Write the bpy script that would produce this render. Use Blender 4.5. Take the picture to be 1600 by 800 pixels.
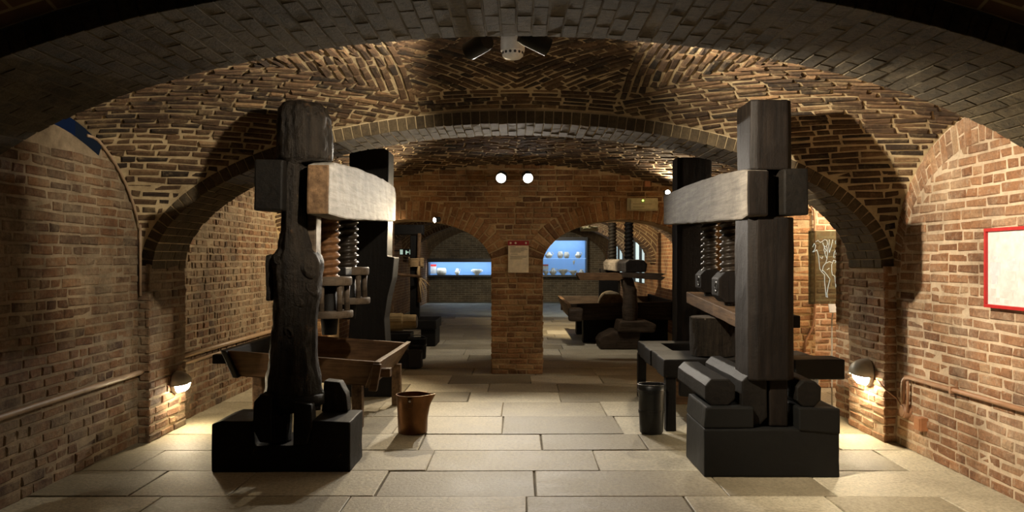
import bpy, bmesh, math, random
from mathutils import Vector, Matrix, noise

random.seed(7)
for o in list(bpy.data.objects):
    bpy.data.objects.remove(o, do_unlink=True)
scene = bpy.context.scene
COL = scene.collection
PI = math.pi

# ------------------------------------------------------------------ camera
cam_d = bpy.data.cameras.new('camera')
cam_d.lens = 28.0
cam_d.sensor_width = 36.0
cam_d.shift_x = -8.0 / 1600
cam_d.shift_y = 5.0 / 1600
cam_d.clip_start = 0.05
cam = bpy.data.objects.new('camera', cam_d)
cam.location = (0, 0, 1.5)
cam.rotation_euler = (PI / 2, 0, 0)
COL.objects.link(cam)
scene.camera = cam
FPX = 1600 * 28 / 36.0

# ------------------------------------------------------------------ world and exposure
world = bpy.data.worlds.new('world')
scene.world = world
world.use_nodes = True
world.node_tree.nodes['Background'].inputs[0].default_value = (0.55, 0.72, 1.0, 1)
world.node_tree.nodes['Background'].inputs[1].default_value = 0.012
scene.view_settings.view_transform = 'Standard'
scene.view_settings.look = 'None'
scene.view_settings.gamma = 1.0
scene.view_settings.use_curve_mapping = False
scene.view_settings.exposure = 0.0

# light strengths (watts) and colours, used by the lamp builders below
W_BACK, W_FRONT_R, W_FRONT_L, W_FAR = 340, 720, 265, 150
C_WARM = (1.0, 0.86, 0.66)
C_NEUT = (1.0, 0.9, 0.76)
C_LAMP = (1.0, 0.78, 0.45)

# ------------------------------------------------------------------ materials
def new_mat(name):
    m = bpy.data.materials.new(name)
    m.use_nodes = True
    nt = m.node_tree
    b = nt.nodes['Principled BSDF']
    return m, nt, b

def nd(nt, t, **kw):
    n = nt.nodes.new(t)
    for k, v in kw.items():
        if k.startswith('i_'):
            n.inputs[k[2:].replace('_', ' ')].default_value = v
        else:
            setattr(n, k, v)
    return n

def ramp(nt, fac, stops):
    r = nt.nodes.new('ShaderNodeValToRGB')
    el = r.color_ramp.elements
    while len(el) < len(stops):
        el.new(0.5)
    for e, (p, c) in zip(el, stops):
        e.position = p
        e.color = (c[0], c[1], c[2], 1)
    nt.links.new(fac, r.inputs[0])
    return r.outputs[0]

def mixc(nt, fac, a, b, mode='MIX'):
    n = nt.nodes.new('ShaderNodeMix')
    n.data_type = 'RGBA'
    n.blend_type = mode
    for s, v in ((0, fac), (6, a), (7, b)):
        if hasattr(v, 'is_linked') or isinstance(v, bpy.types.NodeSocket):
            nt.links.new(v, n.inputs[s])
        elif s == 0:
            n.inputs[s].default_value = v
        else:
            n.inputs[s].default_value = (v[0], v[1], v[2], 1)
    return n.outputs[2]

def noise_tex(nt, vec, scale, detail=4, rough=0.6):
    n = nd(nt, 'ShaderNodeTexNoise')
    n.inputs['Scale'].default_value = scale
    n.inputs['Detail'].default_value = detail
    n.inputs['Roughness'].default_value = rough
    nt.links.new(vec, n.inputs['Vector'])
    return n.outputs['Fac']

def bump(nt, b, h, strength, dist):
    n = nd(nt, 'ShaderNodeBump')
    n.inputs['Strength'].default_value = strength
    n.inputs['Distance'].default_value = dist
    nt.links.new(h, n.inputs['Height'])
    nt.links.new(n.outputs[0], b.inputs['Normal'])

def pos(nt):
    return nd(nt, 'ShaderNodeNewGeometry').outputs['Position']

def grime(nt, p, c, amt):
    # old damp stains and limewash, the same over bricks and mortar
    n = noise_tex(nt, p, 1.7, 10, 0.74)
    c = mixc(nt, amt, c, ramp(nt, n, [(0.36, (0.42, 0.38, 0.33)), (0.5, (0.9, 0.88, 0.85)), (0.66, (1.25, 1.22, 1.15))]), 'MULTIPLY')
    return c

def brick_mat(name, stops, patch=(0.5, 0.42, 0.3), patch_lo=0.55, patch_hi=0.75, patch_scale=1.6, patch_amt=0.8, rough=0.9, smear=0.6):
    m, nt, b = new_mat(name)
    p = pos(nt)
    a = nd(nt, 'ShaderNodeAttribute', attribute_name='tint')
    n1 = noise_tex(nt, p, 9.0, 5, 0.65)
    add = nd(nt, 'ShaderNodeMath', operation='MULTIPLY_ADD')
    nt.links.new(n1, add.inputs[0]); add.inputs[1].default_value = 0.7
    sub = nd(nt, 'ShaderNodeMath', operation='SUBTRACT')
    nt.links.new(a.outputs['Fac'], sub.inputs[0]); sub.inputs[1].default_value = 0.35
    nt.links.new(sub.outputs[0], add.inputs[2])
    c = ramp(nt, add.outputs[0], stops)
    n2 = noise_tex(nt, p, patch_scale, 9, 0.72)
    f = nd(nt, 'ShaderNodeMapRange')
    nt.links.new(n2, f.inputs[0])
    f.inputs[1].default_value = patch_lo; f.inputs[2].default_value = patch_hi
    f.inputs[3].default_value = 0; f.inputs[4].default_value = patch_amt
    c = mixc(nt, f.outputs[0], c, patch)
    n4 = noise_tex(nt, p, 13.0, 9, 0.75)
    f2 = nd(nt, 'ShaderNodeMapRange')
    nt.links.new(n4, f2.inputs[0])
    f2.inputs[1].default_value = 0.53; f2.inputs[2].default_value = 0.64
    f2.inputs[3].default_value = 0; f2.inputs[4].default_value = smear
    c = mixc(nt, f2.outputs[0], c, patch)
    n3 = noise_tex(nt, p, 42.0, 5, 0.75)
    c = mixc(nt, 0.75, c, ramp(nt, n3, [(0.25, (0.35, 0.33, 0.3)), (0.7, (1.1, 1.1, 1.1))]), 'MULTIPLY')
    c = grime(nt, p, c, 0.8)
    nt.links.new(c, b.inputs['Base Color'])
    b.inputs['Roughness'].default_value = rough
    bump(nt, b, noise_tex(nt, p, 26.0, 8, 0.75), 0.9, 0.02)
    return m

def rough_mat(name, c1, c2, scale=6.0, rough=0.92, bs=0.6, bd=0.012, fine=50.0):
    m, nt, b = new_mat(name)
    p = pos(nt)
    c = ramp(nt, noise_tex(nt, p, scale, 8, 0.7), [(0.3, c1), (0.7, c2)])
    c = grime(nt, p, c, 0.8)
    nt.links.new(c, b.inputs['Base Color'])
    b.inputs['Roughness'].default_value = rough
    bump(nt, b, noise_tex(nt, p, fine, 6, 0.7), bs, bd)
    return m

def brick_proc(name, c1, c2, mortar, axis):
    """brick pattern for surfaces too far off to tell the bricks apart"""
    m, nt, b = new_mat(name)
    p = pos(nt)
    s = nd(nt, 'ShaderNodeSeparateXYZ'); nt.links.new(p, s.inputs[0])
    cmb = nd(nt, 'ShaderNodeCombineXYZ')
    nt.links.new(s.outputs[axis[0]], cmb.inputs[0]); nt.links.new(s.outputs[axis[1]], cmb.inputs[1])
    t = nd(nt, 'ShaderNodeTexBrick')
    t.inputs['Scale'].default_value = 1.0
    t.inputs['Brick Width'].default_value = 0.26
    t.inputs['Row Height'].default_value = 0.075
    t.inputs['Mortar Size'].default_value = 0.008
    t.inputs['Mortar Smooth'].default_value = 0.3
    t.inputs['Color1'].default_value = (*c1, 1)
    t.inputs['Color2'].default_value = (*c2, 1)
    t.inputs['Mortar'].default_value = (*mortar, 1)
    nt.links.new(cmb.outputs[0], t.inputs['Vector'])
    n = noise_tex(nt, p, 2.0, 7, 0.7)
    c = mixc(nt, 0.8, t.outputs['Color'], ramp(nt, n, [(0.3, (0.35, 0.33, 0.3)), (0.7, (1.2, 1.15, 1.05))]), 'MULTIPLY')
    nt.links.new(c, b.inputs['Base Color'])
    b.inputs['Roughness'].default_value = 0.9
    bump(nt, b, t.outputs['Fac'], -0.6, 0.01)
    return m

def wood_mat(name, c1, c2, axis=2, rough=0.6, scale=5.0, bs=0.35, spec=0.18, worn=None, bd=0.012):
    m, nt, b = new_mat(name)
    tc = nd(nt, 'ShaderNodeTexCoord').outputs['Object']
    mp = nd(nt, 'ShaderNodeMapping')
    sc = [scale * 3.5] * 3
    sc[axis] = scale * 0.28
    mp.inputs['Scale'].default_value = sc
    nt.links.new(tc, mp.inputs[0])
    g = noise_tex(nt, mp.outputs[0], 1.6, 8, 0.7)
    c = ramp(nt, g, [(0.32, c1), (0.7, c2)])
    big = noise_tex(nt, tc, 4.5, 6, 0.65)
    c = mixc(nt, 0.7, c, ramp(nt, big, [(0.3, (0.45, 0.43, 0.4)), (0.7, (1.15, 1.12, 1.05))]), 'MULTIPLY')
    if worn:
        w = noise_tex(nt, tc, 7.0, 8, 0.75)
        f = nd(nt, 'ShaderNodeMapRange')
        nt.links.new(w, f.inputs[0])
        f.inputs[1].default_value = worn[1]; f.inputs[2].default_value = worn[1] + 0.12
        f.inputs[4].default_value = 0.85
        c = mixc(nt, f.outputs[0], c, worn[0])
    nt.links.new(c, b.inputs['Base Color'])
    b.inputs['Roughness'].default_value = rough
    b.inputs['Specular IOR Level'].default_value = spec
    h2 = noise_tex(nt, tc, 26.0, 6, 0.7)
    hm = nd(nt, 'ShaderNodeMath', operation='MULTIPLY_ADD')
    nt.links.new(h2, hm.inputs[0]); hm.inputs[1].default_value = 0.8
    nt.links.new(g, hm.inputs[2])
    bump(nt, b, hm.outputs[0], bs, bd)
    return m

def plain(name, c, rough=0.6, metal=0.0, spec=0.5, bs=0.0):
    m, nt, b = new_mat(name)
    p = nd(nt, 'ShaderNodeTexCoord').outputs['Object']
    n = noise_tex(nt, p, 14.0, 5, 0.6)
    cc = ramp(nt, n, [(0.3, [x * 0.8 for x in c]), (0.7, [min(1, x * 1.12) for x in c])])
    nt.links.new(cc, b.inputs['Base Color'])
    b.inputs['Roughness'].default_value = rough
    b.inputs['Metallic'].default_value = metal
    b.inputs['Specular IOR Level'].default_value = spec
    if bs:
        bump(nt, b, n, bs, 0.01)
    return m

def emis(name, c, s):
    m, nt, b = new_mat(name)
    b.inputs['Base Color'].default_value = (c[0], c[1], c[2], 1)
    b.inputs['Emission Color'].default_value = (c[0], c[1], c[2], 1)
    b.inputs['Emission Strength'].default_value = s
    return m

def glass_mat(name, tint=(0.9, 0.97, 0.95), refl=0.12, haze=0.0):
    m, nt, b = new_mat(name)
    out = nt.nodes['Material Output']
    t = nd(nt, 'ShaderNodeBsdfTransparent'); t.inputs[0].default_value = (*tint, 1)
    g = nd(nt, 'ShaderNodeBsdfGlossy'); g.inputs['Roughness'].default_value = 0.05
    mx = nd(nt, 'ShaderNodeMixShader'); mx.inputs[0].default_value = refl
    nt.links.new(t.outputs[0], mx.inputs[1]); nt.links.new(g.outputs[0], mx.inputs[2])
    last = mx
    if haze:
        d = nd(nt, 'ShaderNodeBsdfDiffuse'); d.inputs[0].default_value = (0.45, 0.45, 0.36, 1)
        m2 = nd(nt, 'ShaderNodeMixShader'); m2.inputs[0].default_value = haze
        nt.links.new(mx.outputs[0], m2.inputs[1]); nt.links.new(d.outputs[0], m2.inputs[2])
        last = m2
    nt.links.new(last.outputs[0], out.inputs[0])
    return m

M = {}
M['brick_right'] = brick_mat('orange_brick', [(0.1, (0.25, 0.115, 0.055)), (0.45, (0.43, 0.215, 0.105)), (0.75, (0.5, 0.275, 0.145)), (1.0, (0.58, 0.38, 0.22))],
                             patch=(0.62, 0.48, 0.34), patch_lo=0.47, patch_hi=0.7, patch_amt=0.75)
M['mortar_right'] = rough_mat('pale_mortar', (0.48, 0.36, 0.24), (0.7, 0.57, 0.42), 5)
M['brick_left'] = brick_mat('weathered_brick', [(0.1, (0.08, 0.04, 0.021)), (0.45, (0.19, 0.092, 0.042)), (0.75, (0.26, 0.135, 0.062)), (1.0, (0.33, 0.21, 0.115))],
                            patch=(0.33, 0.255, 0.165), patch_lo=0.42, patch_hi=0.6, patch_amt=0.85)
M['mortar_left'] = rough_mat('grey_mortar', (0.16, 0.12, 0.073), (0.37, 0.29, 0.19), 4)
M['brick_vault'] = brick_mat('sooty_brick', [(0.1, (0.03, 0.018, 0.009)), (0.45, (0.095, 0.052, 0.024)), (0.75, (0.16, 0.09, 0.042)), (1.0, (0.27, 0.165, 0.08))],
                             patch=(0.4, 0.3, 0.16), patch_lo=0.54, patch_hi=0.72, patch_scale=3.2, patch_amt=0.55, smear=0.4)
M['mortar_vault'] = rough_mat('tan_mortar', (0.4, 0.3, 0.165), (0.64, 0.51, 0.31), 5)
M['brick_back'] = brick_mat('brown_brick', [(0.1, (0.19, 0.092, 0.038)), (0.45, (0.38, 0.19, 0.078)), (0.75, (0.48, 0.26, 0.11)), (1.0, (0.58, 0.37, 0.18))],
                            patch=(0.54, 0.38, 0.2), patch_lo=0.52, patch_hi=0.72, patch_amt=0.75)
M['mortar_back'] = rough_mat('ochre_mortar', (0.38, 0.26, 0.13), (0.62, 0.46, 0.26), 5)
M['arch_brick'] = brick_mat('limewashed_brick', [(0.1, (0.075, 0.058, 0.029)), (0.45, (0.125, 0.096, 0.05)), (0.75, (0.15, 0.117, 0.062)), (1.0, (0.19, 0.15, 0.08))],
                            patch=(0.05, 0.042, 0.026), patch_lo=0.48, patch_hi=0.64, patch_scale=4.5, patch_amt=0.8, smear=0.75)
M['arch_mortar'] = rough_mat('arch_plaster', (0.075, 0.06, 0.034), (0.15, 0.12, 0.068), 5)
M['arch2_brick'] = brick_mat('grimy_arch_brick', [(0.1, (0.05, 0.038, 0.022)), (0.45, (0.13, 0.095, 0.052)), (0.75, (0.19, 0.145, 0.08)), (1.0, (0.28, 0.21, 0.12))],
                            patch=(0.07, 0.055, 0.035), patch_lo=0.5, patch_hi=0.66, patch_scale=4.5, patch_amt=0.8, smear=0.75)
M['stone'] = None

def stone_mat():
    m, nt, b = new_mat('flagstone')
    p = pos(nt)
    a = nd(nt, 'ShaderNodeAttribute', attribute_name='tint')
    base = ramp(nt, a.outputs['Fac'], [(0.0, (0.24, 0.205, 0.14)), (0.4, (0.36, 0.315, 0.225)), (0.75, (0.47, 0.42, 0.315)), (1.0, (0.58, 0.53, 0.41))])
    n = noise_tex(nt, p, 2.2, 8, 0.7)
    c = mixc(nt, 0.8, base, ramp(nt, n, [(0.3, (0.62, 0.6, 0.56)), (0.7, (1.15, 1.15, 1.12))]), 'MULTIPLY')
    n2 = noise_tex(nt, p, 38, 5, 0.75)
    c = mixc(nt, 0.7, c, ramp(nt, n2, [(0.3, (0.4, 0.4, 0.38)), (0.6, (1.18, 1.18, 1.16))]), 'MULTIPLY')
    nt.links.new(c, b.inputs['Base Color'])
    r = nd(nt, 'ShaderNodeMapRange'); nt.links.new(n, r.inputs[0])
    r.inputs[3].default_value = 0.42; r.inputs[4].default_value = 0.75
    nt.links.new(r.outputs[0], b.inputs['Roughness'])
    bump(nt, b, n2, 0.5, 0.008)
    return m
M['stone'] = stone_mat()
M['joint'] = rough_mat('floor_joint', (0.12, 0.1, 0.07), (0.22, 0.19, 0.13), 8)
M['far_floor'] = rough_mat('far_stone', (0.2, 0.21, 0.18), (0.32, 0.33, 0.29), 2, rough=0.5)
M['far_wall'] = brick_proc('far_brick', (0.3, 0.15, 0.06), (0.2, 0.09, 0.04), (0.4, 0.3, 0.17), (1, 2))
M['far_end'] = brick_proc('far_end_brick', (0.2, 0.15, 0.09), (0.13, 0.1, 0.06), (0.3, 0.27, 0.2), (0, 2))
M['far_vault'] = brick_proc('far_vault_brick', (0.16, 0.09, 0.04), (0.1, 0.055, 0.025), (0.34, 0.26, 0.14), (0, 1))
DK1, DK2 = (0.003, 0.0025, 0.002), (0.0085, 0.0065, 0.0045)
M['dark_wood'] = wood_mat('dark_oak_upright', DK1, DK2, 2, 0.62)
M['dark_wood_x'] = wood_mat('dark_oak_crosswise', DK1, DK2, 0, 0.6, worn=((0.09, 0.05, 0.02), 0.62))
M['dark_wood_y'] = wood_mat('dark_oak_lengthwise', DK1, DK2, 1, 0.6)
M['trunk_wood'] = wood_mat('dark_rough_trunk', (0.003, 0.0022, 0.0016), (0.028, 0.021, 0.0145), 2, 0.5, 4.0, 1.0, worn=((0.12, 0.062, 0.026), 0.6), bd=0.02)
M['post_wood'] = wood_mat('dark_brown_post', (0.0025, 0.0018, 0.0014), (0.013, 0.009, 0.0065), 2, 0.62, 4.0, spec=0.15)
M['grey_wood'] = wood_mat('grey_limed_wood', (0.15, 0.14, 0.125), (0.36, 0.34, 0.31), 1, 0.7, 5.0, worn=((0.46, 0.45, 0.42), 0.6))
M['grey_wood2'] = wood_mat('grey_cracked_wood', (0.07, 0.062, 0.052), (0.19, 0.17, 0.145), 1, 0.7, 5.0)
M['brown_wood'] = wood_mat('brown_plank', (0.05, 0.026, 0.012), (0.17, 0.095, 0.045), 0, 0.65, 4.0)
M['brown_wood_y'] = wood_mat('brown_plank_lengthwise', (0.05, 0.028, 0.014), (0.19, 0.115, 0.06), 1, 0.65, 4.0)
M['screw_wood'] = wood_mat('screw_wood', (0.07, 0.03, 0.012), (0.24, 0.12, 0.055), 2, 0.5, 3.0, 0.2)
M['screw_dark'] = wood_mat('dark_screw_wood', (0.012, 0.009, 0.007), (0.05, 0.038, 0.028), 2, 0.35, 3.0, 0.2, spec=0.5)
M['cage_wood'] = wood_mat('grey_cage_wood', (0.04, 0.03, 0.022), (0.14, 0.105, 0.075), 0, 0.55, 4.0, 0.3)
M['log_wood'] = wood_mat('tan_log', (0.14, 0.09, 0.035), (0.4, 0.28, 0.13), 0, 0.8, 4.0)
M['umber_wood'] = wood_mat('umber_plank', (0.018, 0.012, 0.008), (0.075, 0.053, 0.035), 0, 0.65, 4.0)
M['bark'] = wood_mat('stump_bark', (0.006, 0.005, 0.004), (0.04, 0.03, 0.02), 2, 0.9, 6.0, 1.0, bd=0.03)
M['stump_top'] = wood_mat('stump_end_grain', (0.05, 0.04, 0.03), (0.16, 0.13, 0.1), 2, 0.8)
M['black_block'] = plain('black_block_wood', (0.005, 0.005, 0.0045), 0.55, spec=0.25, bs=0.3)
M['copper'] = plain('aged_copper', (0.16, 0.075, 0.03), 0.32, 0.9)
M['black_pail'] = plain('black_pail_leather', (0.008, 0.008, 0.008), 0.35)
M['pipe'] = plain('brick_red_pipe_paint', (0.36, 0.19, 0.1), 0.5)
M['pipe_grey'] = plain('tan_pipe_paint', (0.34, 0.23, 0.14), 0.5)
M['lamp_metal'] = plain('lamp_grey_metal', (0.5, 0.48, 0.42), 0.45, 0.1)
M['lamp_glow'] = emis('lamp_glow', (1.0, 0.82, 0.54), 250)
M['spot_body'] = plain('spot_body', (0.02, 0.023, 0.023), 0.5)
M['spot_glow'] = emis('spot_glow', (1.0, 0.95, 0.86), 90)
M['white_plastic'] = plain('white_plastic', (0.85, 0.82, 0.74), 0.5)
M['slot'] = plain('dark_slot', (0.05, 0.045, 0.04), 0.6)
M['red'] = plain('red_frame_paint', (0.5, 0.02, 0.02), 0.45)
M['sign_red'] = plain('sign_red', (0.32, 0.015, 0.02), 0.5)
M['paper'] = plain('paper', (0.75, 0.74, 0.72), 0.5)
M['sign_paper'] = plain('sign_paper', (0.8, 0.69, 0.5), 0.6)
M['print'] = plain('grey_print', (0.2, 0.17, 0.12), 0.7)
M['pale_blue'] = plain('pale_blue_print', (0.67, 0.69, 0.72), 0.6)
M['pale_green'] = plain('pale_green_print', (0.66, 0.69, 0.67), 0.6)
M['pale_tan'] = plain('pale_tan_print', (0.72, 0.67, 0.64), 0.6)
M['fixture'] = plain('fixture_cream', (0.5, 0.47, 0.3), 0.5)
M['green_led'] = emis('green_led', (0.45, 1.0, 0.1), 5)
M['glass'] = glass_mat('panel_glass', (0.5, 0.53, 0.46), 0.06, 0.12)
M['case_glass'] = glass_mat('case_glass', (0.95, 0.98, 1.0), 0.04)
M['engraving'] = emis('lit_engraving', (0.72, 0.82, 0.8), 0.6)
M['case_blue'] = emis('case_blue_backlit', (0.1, 0.205, 0.4), 1.15)
M['case_light'] = emis('case_light_strip', (0.8, 0.9, 1.0), 45)
M['shelf_edge'] = emis('shelf_edge_glow', (0.4, 0.6, 0.9), 1.0)
M['case_frame'] = plain('case_frame', (0.012, 0.012, 0.014), 0.4)
M['pottery'] = plain('pale_pottery', (0.75, 0.68, 0.56), 0.6)
M['window_pane'] = emis('daylit_pane', (0.42, 0.52, 0.52), 1.2)
M['blue_pane'] = emis('dusk_blue_pane', (0.03, 0.055, 0.13), 0.13)
M['rope'] = plain('straw_rope', (0.42, 0.28, 0.13), 0.8)
M['stone_grey'] = rough_mat('millstone', (0.14, 0.11, 0.07), (0.34, 0.27, 0.17), 14)
M['exit'] = emis('exit_sign_glow', (0.55, 0.75, 0.62), 0.6)
M['box_orange'] = plain('junction_box_paint', (0.4, 0.17, 0.07), 0.6)
M['stain_brick'] = M['brick_back']

# ------------------------------------------------------------------ mesh helpers
WL = {}

class MB:
    def __init__(s):
        s.v, s.f, s.t = [], [], []

    def add(s, v, f, tint=0.5):
        k = len(s.v)
        s.v += [tuple(x) for x in v]
        s.f += [tuple(i + k for i in q) for q in f]
        s.t += [tint] * len(v)
        return s

    def box(s, x0, x1, y0, y1, z0, z1):
        v = [(x0, y0, z0), (x1, y0, z0), (x1, y1, z0), (x0, y1, z0), (x0, y0, z1), (x1, y0, z1), (x1, y1, z1), (x0, y1, z1)]
        return s.add(v, [(0, 3, 2, 1), (4, 5, 6, 7), (0, 1, 5, 4), (1, 2, 6, 5), (2, 3, 7, 6), (3, 0, 4, 7)])

    def bm(s, b):
        b.verts.index_update()
        return s.add([v.co for v in b.verts], [[v.index for v in f.verts] for f in b.faces])

    def rbox(s, x0, x1, y0, y1, z0, z1, bev=0.015, rough=0.004, cut=0.14, freq=5.0, fn=None):
        b = bmesh.new()
        bmesh.ops.create_cube(b, size=1)
        for v in b.verts:
            v.co = Vector(((x0 + x1) / 2 + v.co.x * (x1 - x0), (y0 + y1) / 2 + v.co.y * (y1 - y0), (z0 + z1) / 2 + v.co.z * (z1 - z0)))
        return s._finish(b, bev, rough, cut, freq, fn)

    def rprism(s, poly, y0, y1, bev=0.015, rough=0.004, cut=0.14, freq=5.0, fn=None, axis='y'):
        b = bmesh.new()
        mk = (lambda p, q: (p[0], q, p[1])) if axis == 'y' else ((lambda p, q: (q, p[0], p[1])) if axis == 'x' else (lambda p, q: (p[0], p[1], q)))
        vs0 = [b.verts.new(mk(p, y0)) for p in poly]
        vs1 = [b.verts.new(mk(p, y1)) for p in poly]
        n = len(poly)
        b.faces.new(vs0); b.faces.new(vs1[::-1])
        for i in range(n):
            b.faces.new((vs0[i], vs1[i], vs1[(i + 1) % n], vs0[(i + 1) % n]))
        bmesh.ops.recalc_face_normals(b, faces=b.faces)
        return s._finish(b, bev, rough, cut, freq, fn)

    def _finish(s, b, bev, rough, cut, freq, fn):
        if bev > 0:
            bmesh.ops.bevel(b, geom=list(b.edges), offset=bev, segments=2, profile=0.6, affect='EDGES', clamp_overlap=True)
        if cut > 0:
            for ax in range(3):
                lo = min(v.co[ax] for v in b.verts); hi = max(v.co[ax] for v in b.verts)
                n = int((hi - lo) / cut)
                for i in range(1, n + 1):
                    q = lo + (hi - lo) * i / (n + 1)
                    no = Vector((0, 0, 0)); no[ax] = 1
                    co = Vector((0, 0, 0)); co[ax] = q
                    bmesh.ops.bisect_plane(b, geom=list(b.verts) + list(b.edges) + list(b.faces), plane_co=co, plane_no=no)
        for v in b.verts:
            if rough:
                v.co += noise.noise_vector(v.co * freq) * rough + noise.noise_vector(v.co * freq * 4) * rough * 0.35
            if fn:
                v.co = Vector(fn(v.co))
        s.bm(b)
        b.free()
        return s

    def loft(s, rings, cap=True, closed=True):
        n = len(rings[0]); v = []; f = []
        for r in rings:
            v += r
        for i in range(len(rings) - 1):
            for j in range(n if closed else n - 1):
                a, c = i * n + j, i * n + (j + 1) % n
                f.append((a, c, c + n, a + n))
        if cap:
            f.append(tuple(range(n))[::-1])
            f.append(tuple(range((len(rings) - 1) * n, len(rings) * n)))
        return s.add(v, f)

    def tube(s, path, r, n=10):
        path = [Vector(p) for p in path]
        rs = r if isinstance(r, (list, tuple)) else [r] * len(path)
        rings = []; up = None
        for i, p in enumerate(path):
            t = (path[min(i + 1, len(path) - 1)] - path[max(i - 1, 0)]).normalized()
            if up is None:
                up = Vector((0, 0, 1)) if abs(t.z) < 0.9 else Vector((0, 1, 0))
            sd = t.cross(up)
            if sd.length < 1e-4:
                sd = t.cross(Vector((1, 0, 0)))
            sd.normalize(); up = sd.cross(t).normalized()
            rings.append([p + (sd * math.cos(2 * PI * j / n) + up * math.sin(2 * PI * j / n)) * rs[i] for j in range(n)])
        return s.loft([[tuple(q) for q in rr] for rr in rings])

    def lathe(s, prof, c=(0, 0, 0), n=24, axis=Vector((0, 0, 1)), sx=1.0, sy=1.0):
        axis = Vector(axis).normalized()
        a = axis.orthogonal().normalized() if abs(axis.z) < 0.99 else Vector((1, 0, 0))
        b = axis.cross(a)
        c = Vector(c)
        return s.loft([[tuple(c + axis * h + (a * math.cos(2 * PI * j / n) * sx + b * math.sin(2 * PI * j / n) * sy) * r) for j in range(n)] for r, h in prof])

    def screw(s, x, y, z0, z1, r, d, pitch, n=20):
        k = max(6, int((z1 - z0) / pitch * 8))
        rings = []
        for i in range(k + 1):
            z = z0 + (z1 - z0) * i / k
            row = []
            for j in range(n):
                t = (z / pitch - j / n) % 1.0
                q = 1 - abs(2 * t - 1)
                rr = r - d + d * min(1, q * 1.25)
                row.append((x + rr * math.cos(2 * PI * j / n), y + rr * math.sin(2 * PI * j / n), z))
            rings.append(row)
        return s.loft(rings)

    def trunk(s, secs, n=30, rough=0.012, dz=0.035, seed=0.0, top_round=True):
        rings = []
        zs = [q[0] for q in secs]
        z = zs[0]
        out = []
        for a, b in zip(secs[:-1], secs[1:]):
            k = max(1, int(abs(b[0] - a[0]) / dz))
            for i in range(k):
                t = i / k; u = t * t * (3 - 2 * t)
                out.append([a[0] + (b[0] - a[0]) * t] + [a[m] + (b[m] - a[m]) * u for m in range(1, 5)])
        out.append(list(secs[-1]))
        for (z, cx, cy, rx, ry) in out:
            row = []
            for j in range(n):
                an = 2 * PI * j / n
                c, sn = math.cos(an), math.sin(an)
                w = 1 + rough / 0.17 * (noise.noise(Vector((c * 2.2 + seed, sn * 2.2, z * 1.6))) * 1.0 + noise.noise(Vector((c * 7 + seed, sn * 7, z * 3.5))) * 0.6 + noise.noise(Vector((c * 9, sn * 9 + seed, z * 14))) * 0.4)
                row.append((cx + rx * c * w, cy + ry * sn * w, z + 0.01 * noise.noise(Vector((c * 2, sn * 2, z + seed)))))
            rings.append(row)
        return s.loft(rings)


def _mesh(name, mb, mat, smooth, off):
    me = bpy.data.meshes.new(name)
    me.from_pydata([(x - off[0], y - off[1], z - off[2]) for x, y, z in mb.v], [], mb.f)
    at = me.attributes.new('tint', 'FLOAT', 'POINT')
    at.data.foreach_set('value', mb.t)
    if mat:
        me.materials.append(M[mat] if isinstance(mat, str) else mat)
    if smooth:
        me.polygons.foreach_set('use_smooth', [True] * len(me.polygons))
    me.update()
    return me

def obj(name, mb, mat, parent=None, smooth=False, label=None):
    xs = [v[0] for v in mb.v]; ys = [v[1] for v in mb.v]; zs = [v[2] for v in mb.v]
    c = ((min(xs) + max(xs)) / 2, (min(ys) + max(ys)) / 2, min(zs))
    o = bpy.data.objects.new(name, _mesh(name, mb, mat, smooth, c))
    COL.objects.link(o)
    WL[o.name] = c
    if parent:
        w = WL[parent.name]
        o.parent = parent
        o.location = (c[0] - w[0], c[1] - w[1], c[2] - w[2])
    else:
        o.location = c
    if label:
        o['label'] = label
    return o

def tag(o, label, cat, group=None, kind=None):
    o['label'] = label; o['category'] = cat
    if group: o['group'] = group
    if kind: o['kind'] = kind
    return o

def thing(name, label, cat, loc, group=None, kind=None):
    o = bpy.data.objects.new(name, None)
    o.empty_display_size = 0.1
    o.location = loc
    COL.objects.link(o)
    WL[o.name] = tuple(loc)
    return tag(o, label, cat, group, kind)

def struct(name, mb, mat, label, cat, smooth=False):
    return tag(obj(name, mb, mat, None, smooth), label, cat, None, 'structure')

def smooth_by_angle(o, ang=40):
    me = o.data
    me.polygons.foreach_set('use_smooth', [True] * len(me.polygons))
    me.set_sharp_from_angle(angle=math.radians(ang))
    return o

def grid(mb, fn, nu, nv, flip=False):
    v = [tuple(fn(i / nu, j / nv)) for j in range(nv + 1) for i in range(nu + 1)]
    f = []
    for j in range(nv):
        for i in range(nu):
            a = j * (nu + 1) + i
            q = (a, a + 1, a + nu + 2, a + nu + 1)
            f.append(q[::-1] if flip else q)
    return mb.add(v, f)

def add_light(name, kind, loc, power, color, parent=None, target=None, angle=100, blend=0.6, radius=0.04, size=0.2, sizey=None):
    d = bpy.data.lights.new(name, kind)
    d.energy = power; d.color = color
    if kind == 'SPOT':
        d.spot_size = math.radians(angle); d.spot_blend = blend
    if kind == 'AREA':
        d.size = size
        if sizey:
            d.shape = 'RECTANGLE'; d.size_y = sizey
    else:
        d.shadow_soft_size = radius
    o = bpy.data.objects.new(name, d)
    COL.objects.link(o)
    w = WL[parent.name] if parent else (0, 0, 0)
    o.location = (loc[0] - w[0], loc[1] - w[1], loc[2] - w[2])
    if parent:
        o.parent = parent
    if target:
        o.rotation_euler = (Vector(target) - Vector(loc)).to_track_quat('-Z', 'Y').to_euler()
    return o

# ------------------------------------------------------------------ brick laying
BR = random.Random(11)

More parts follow.
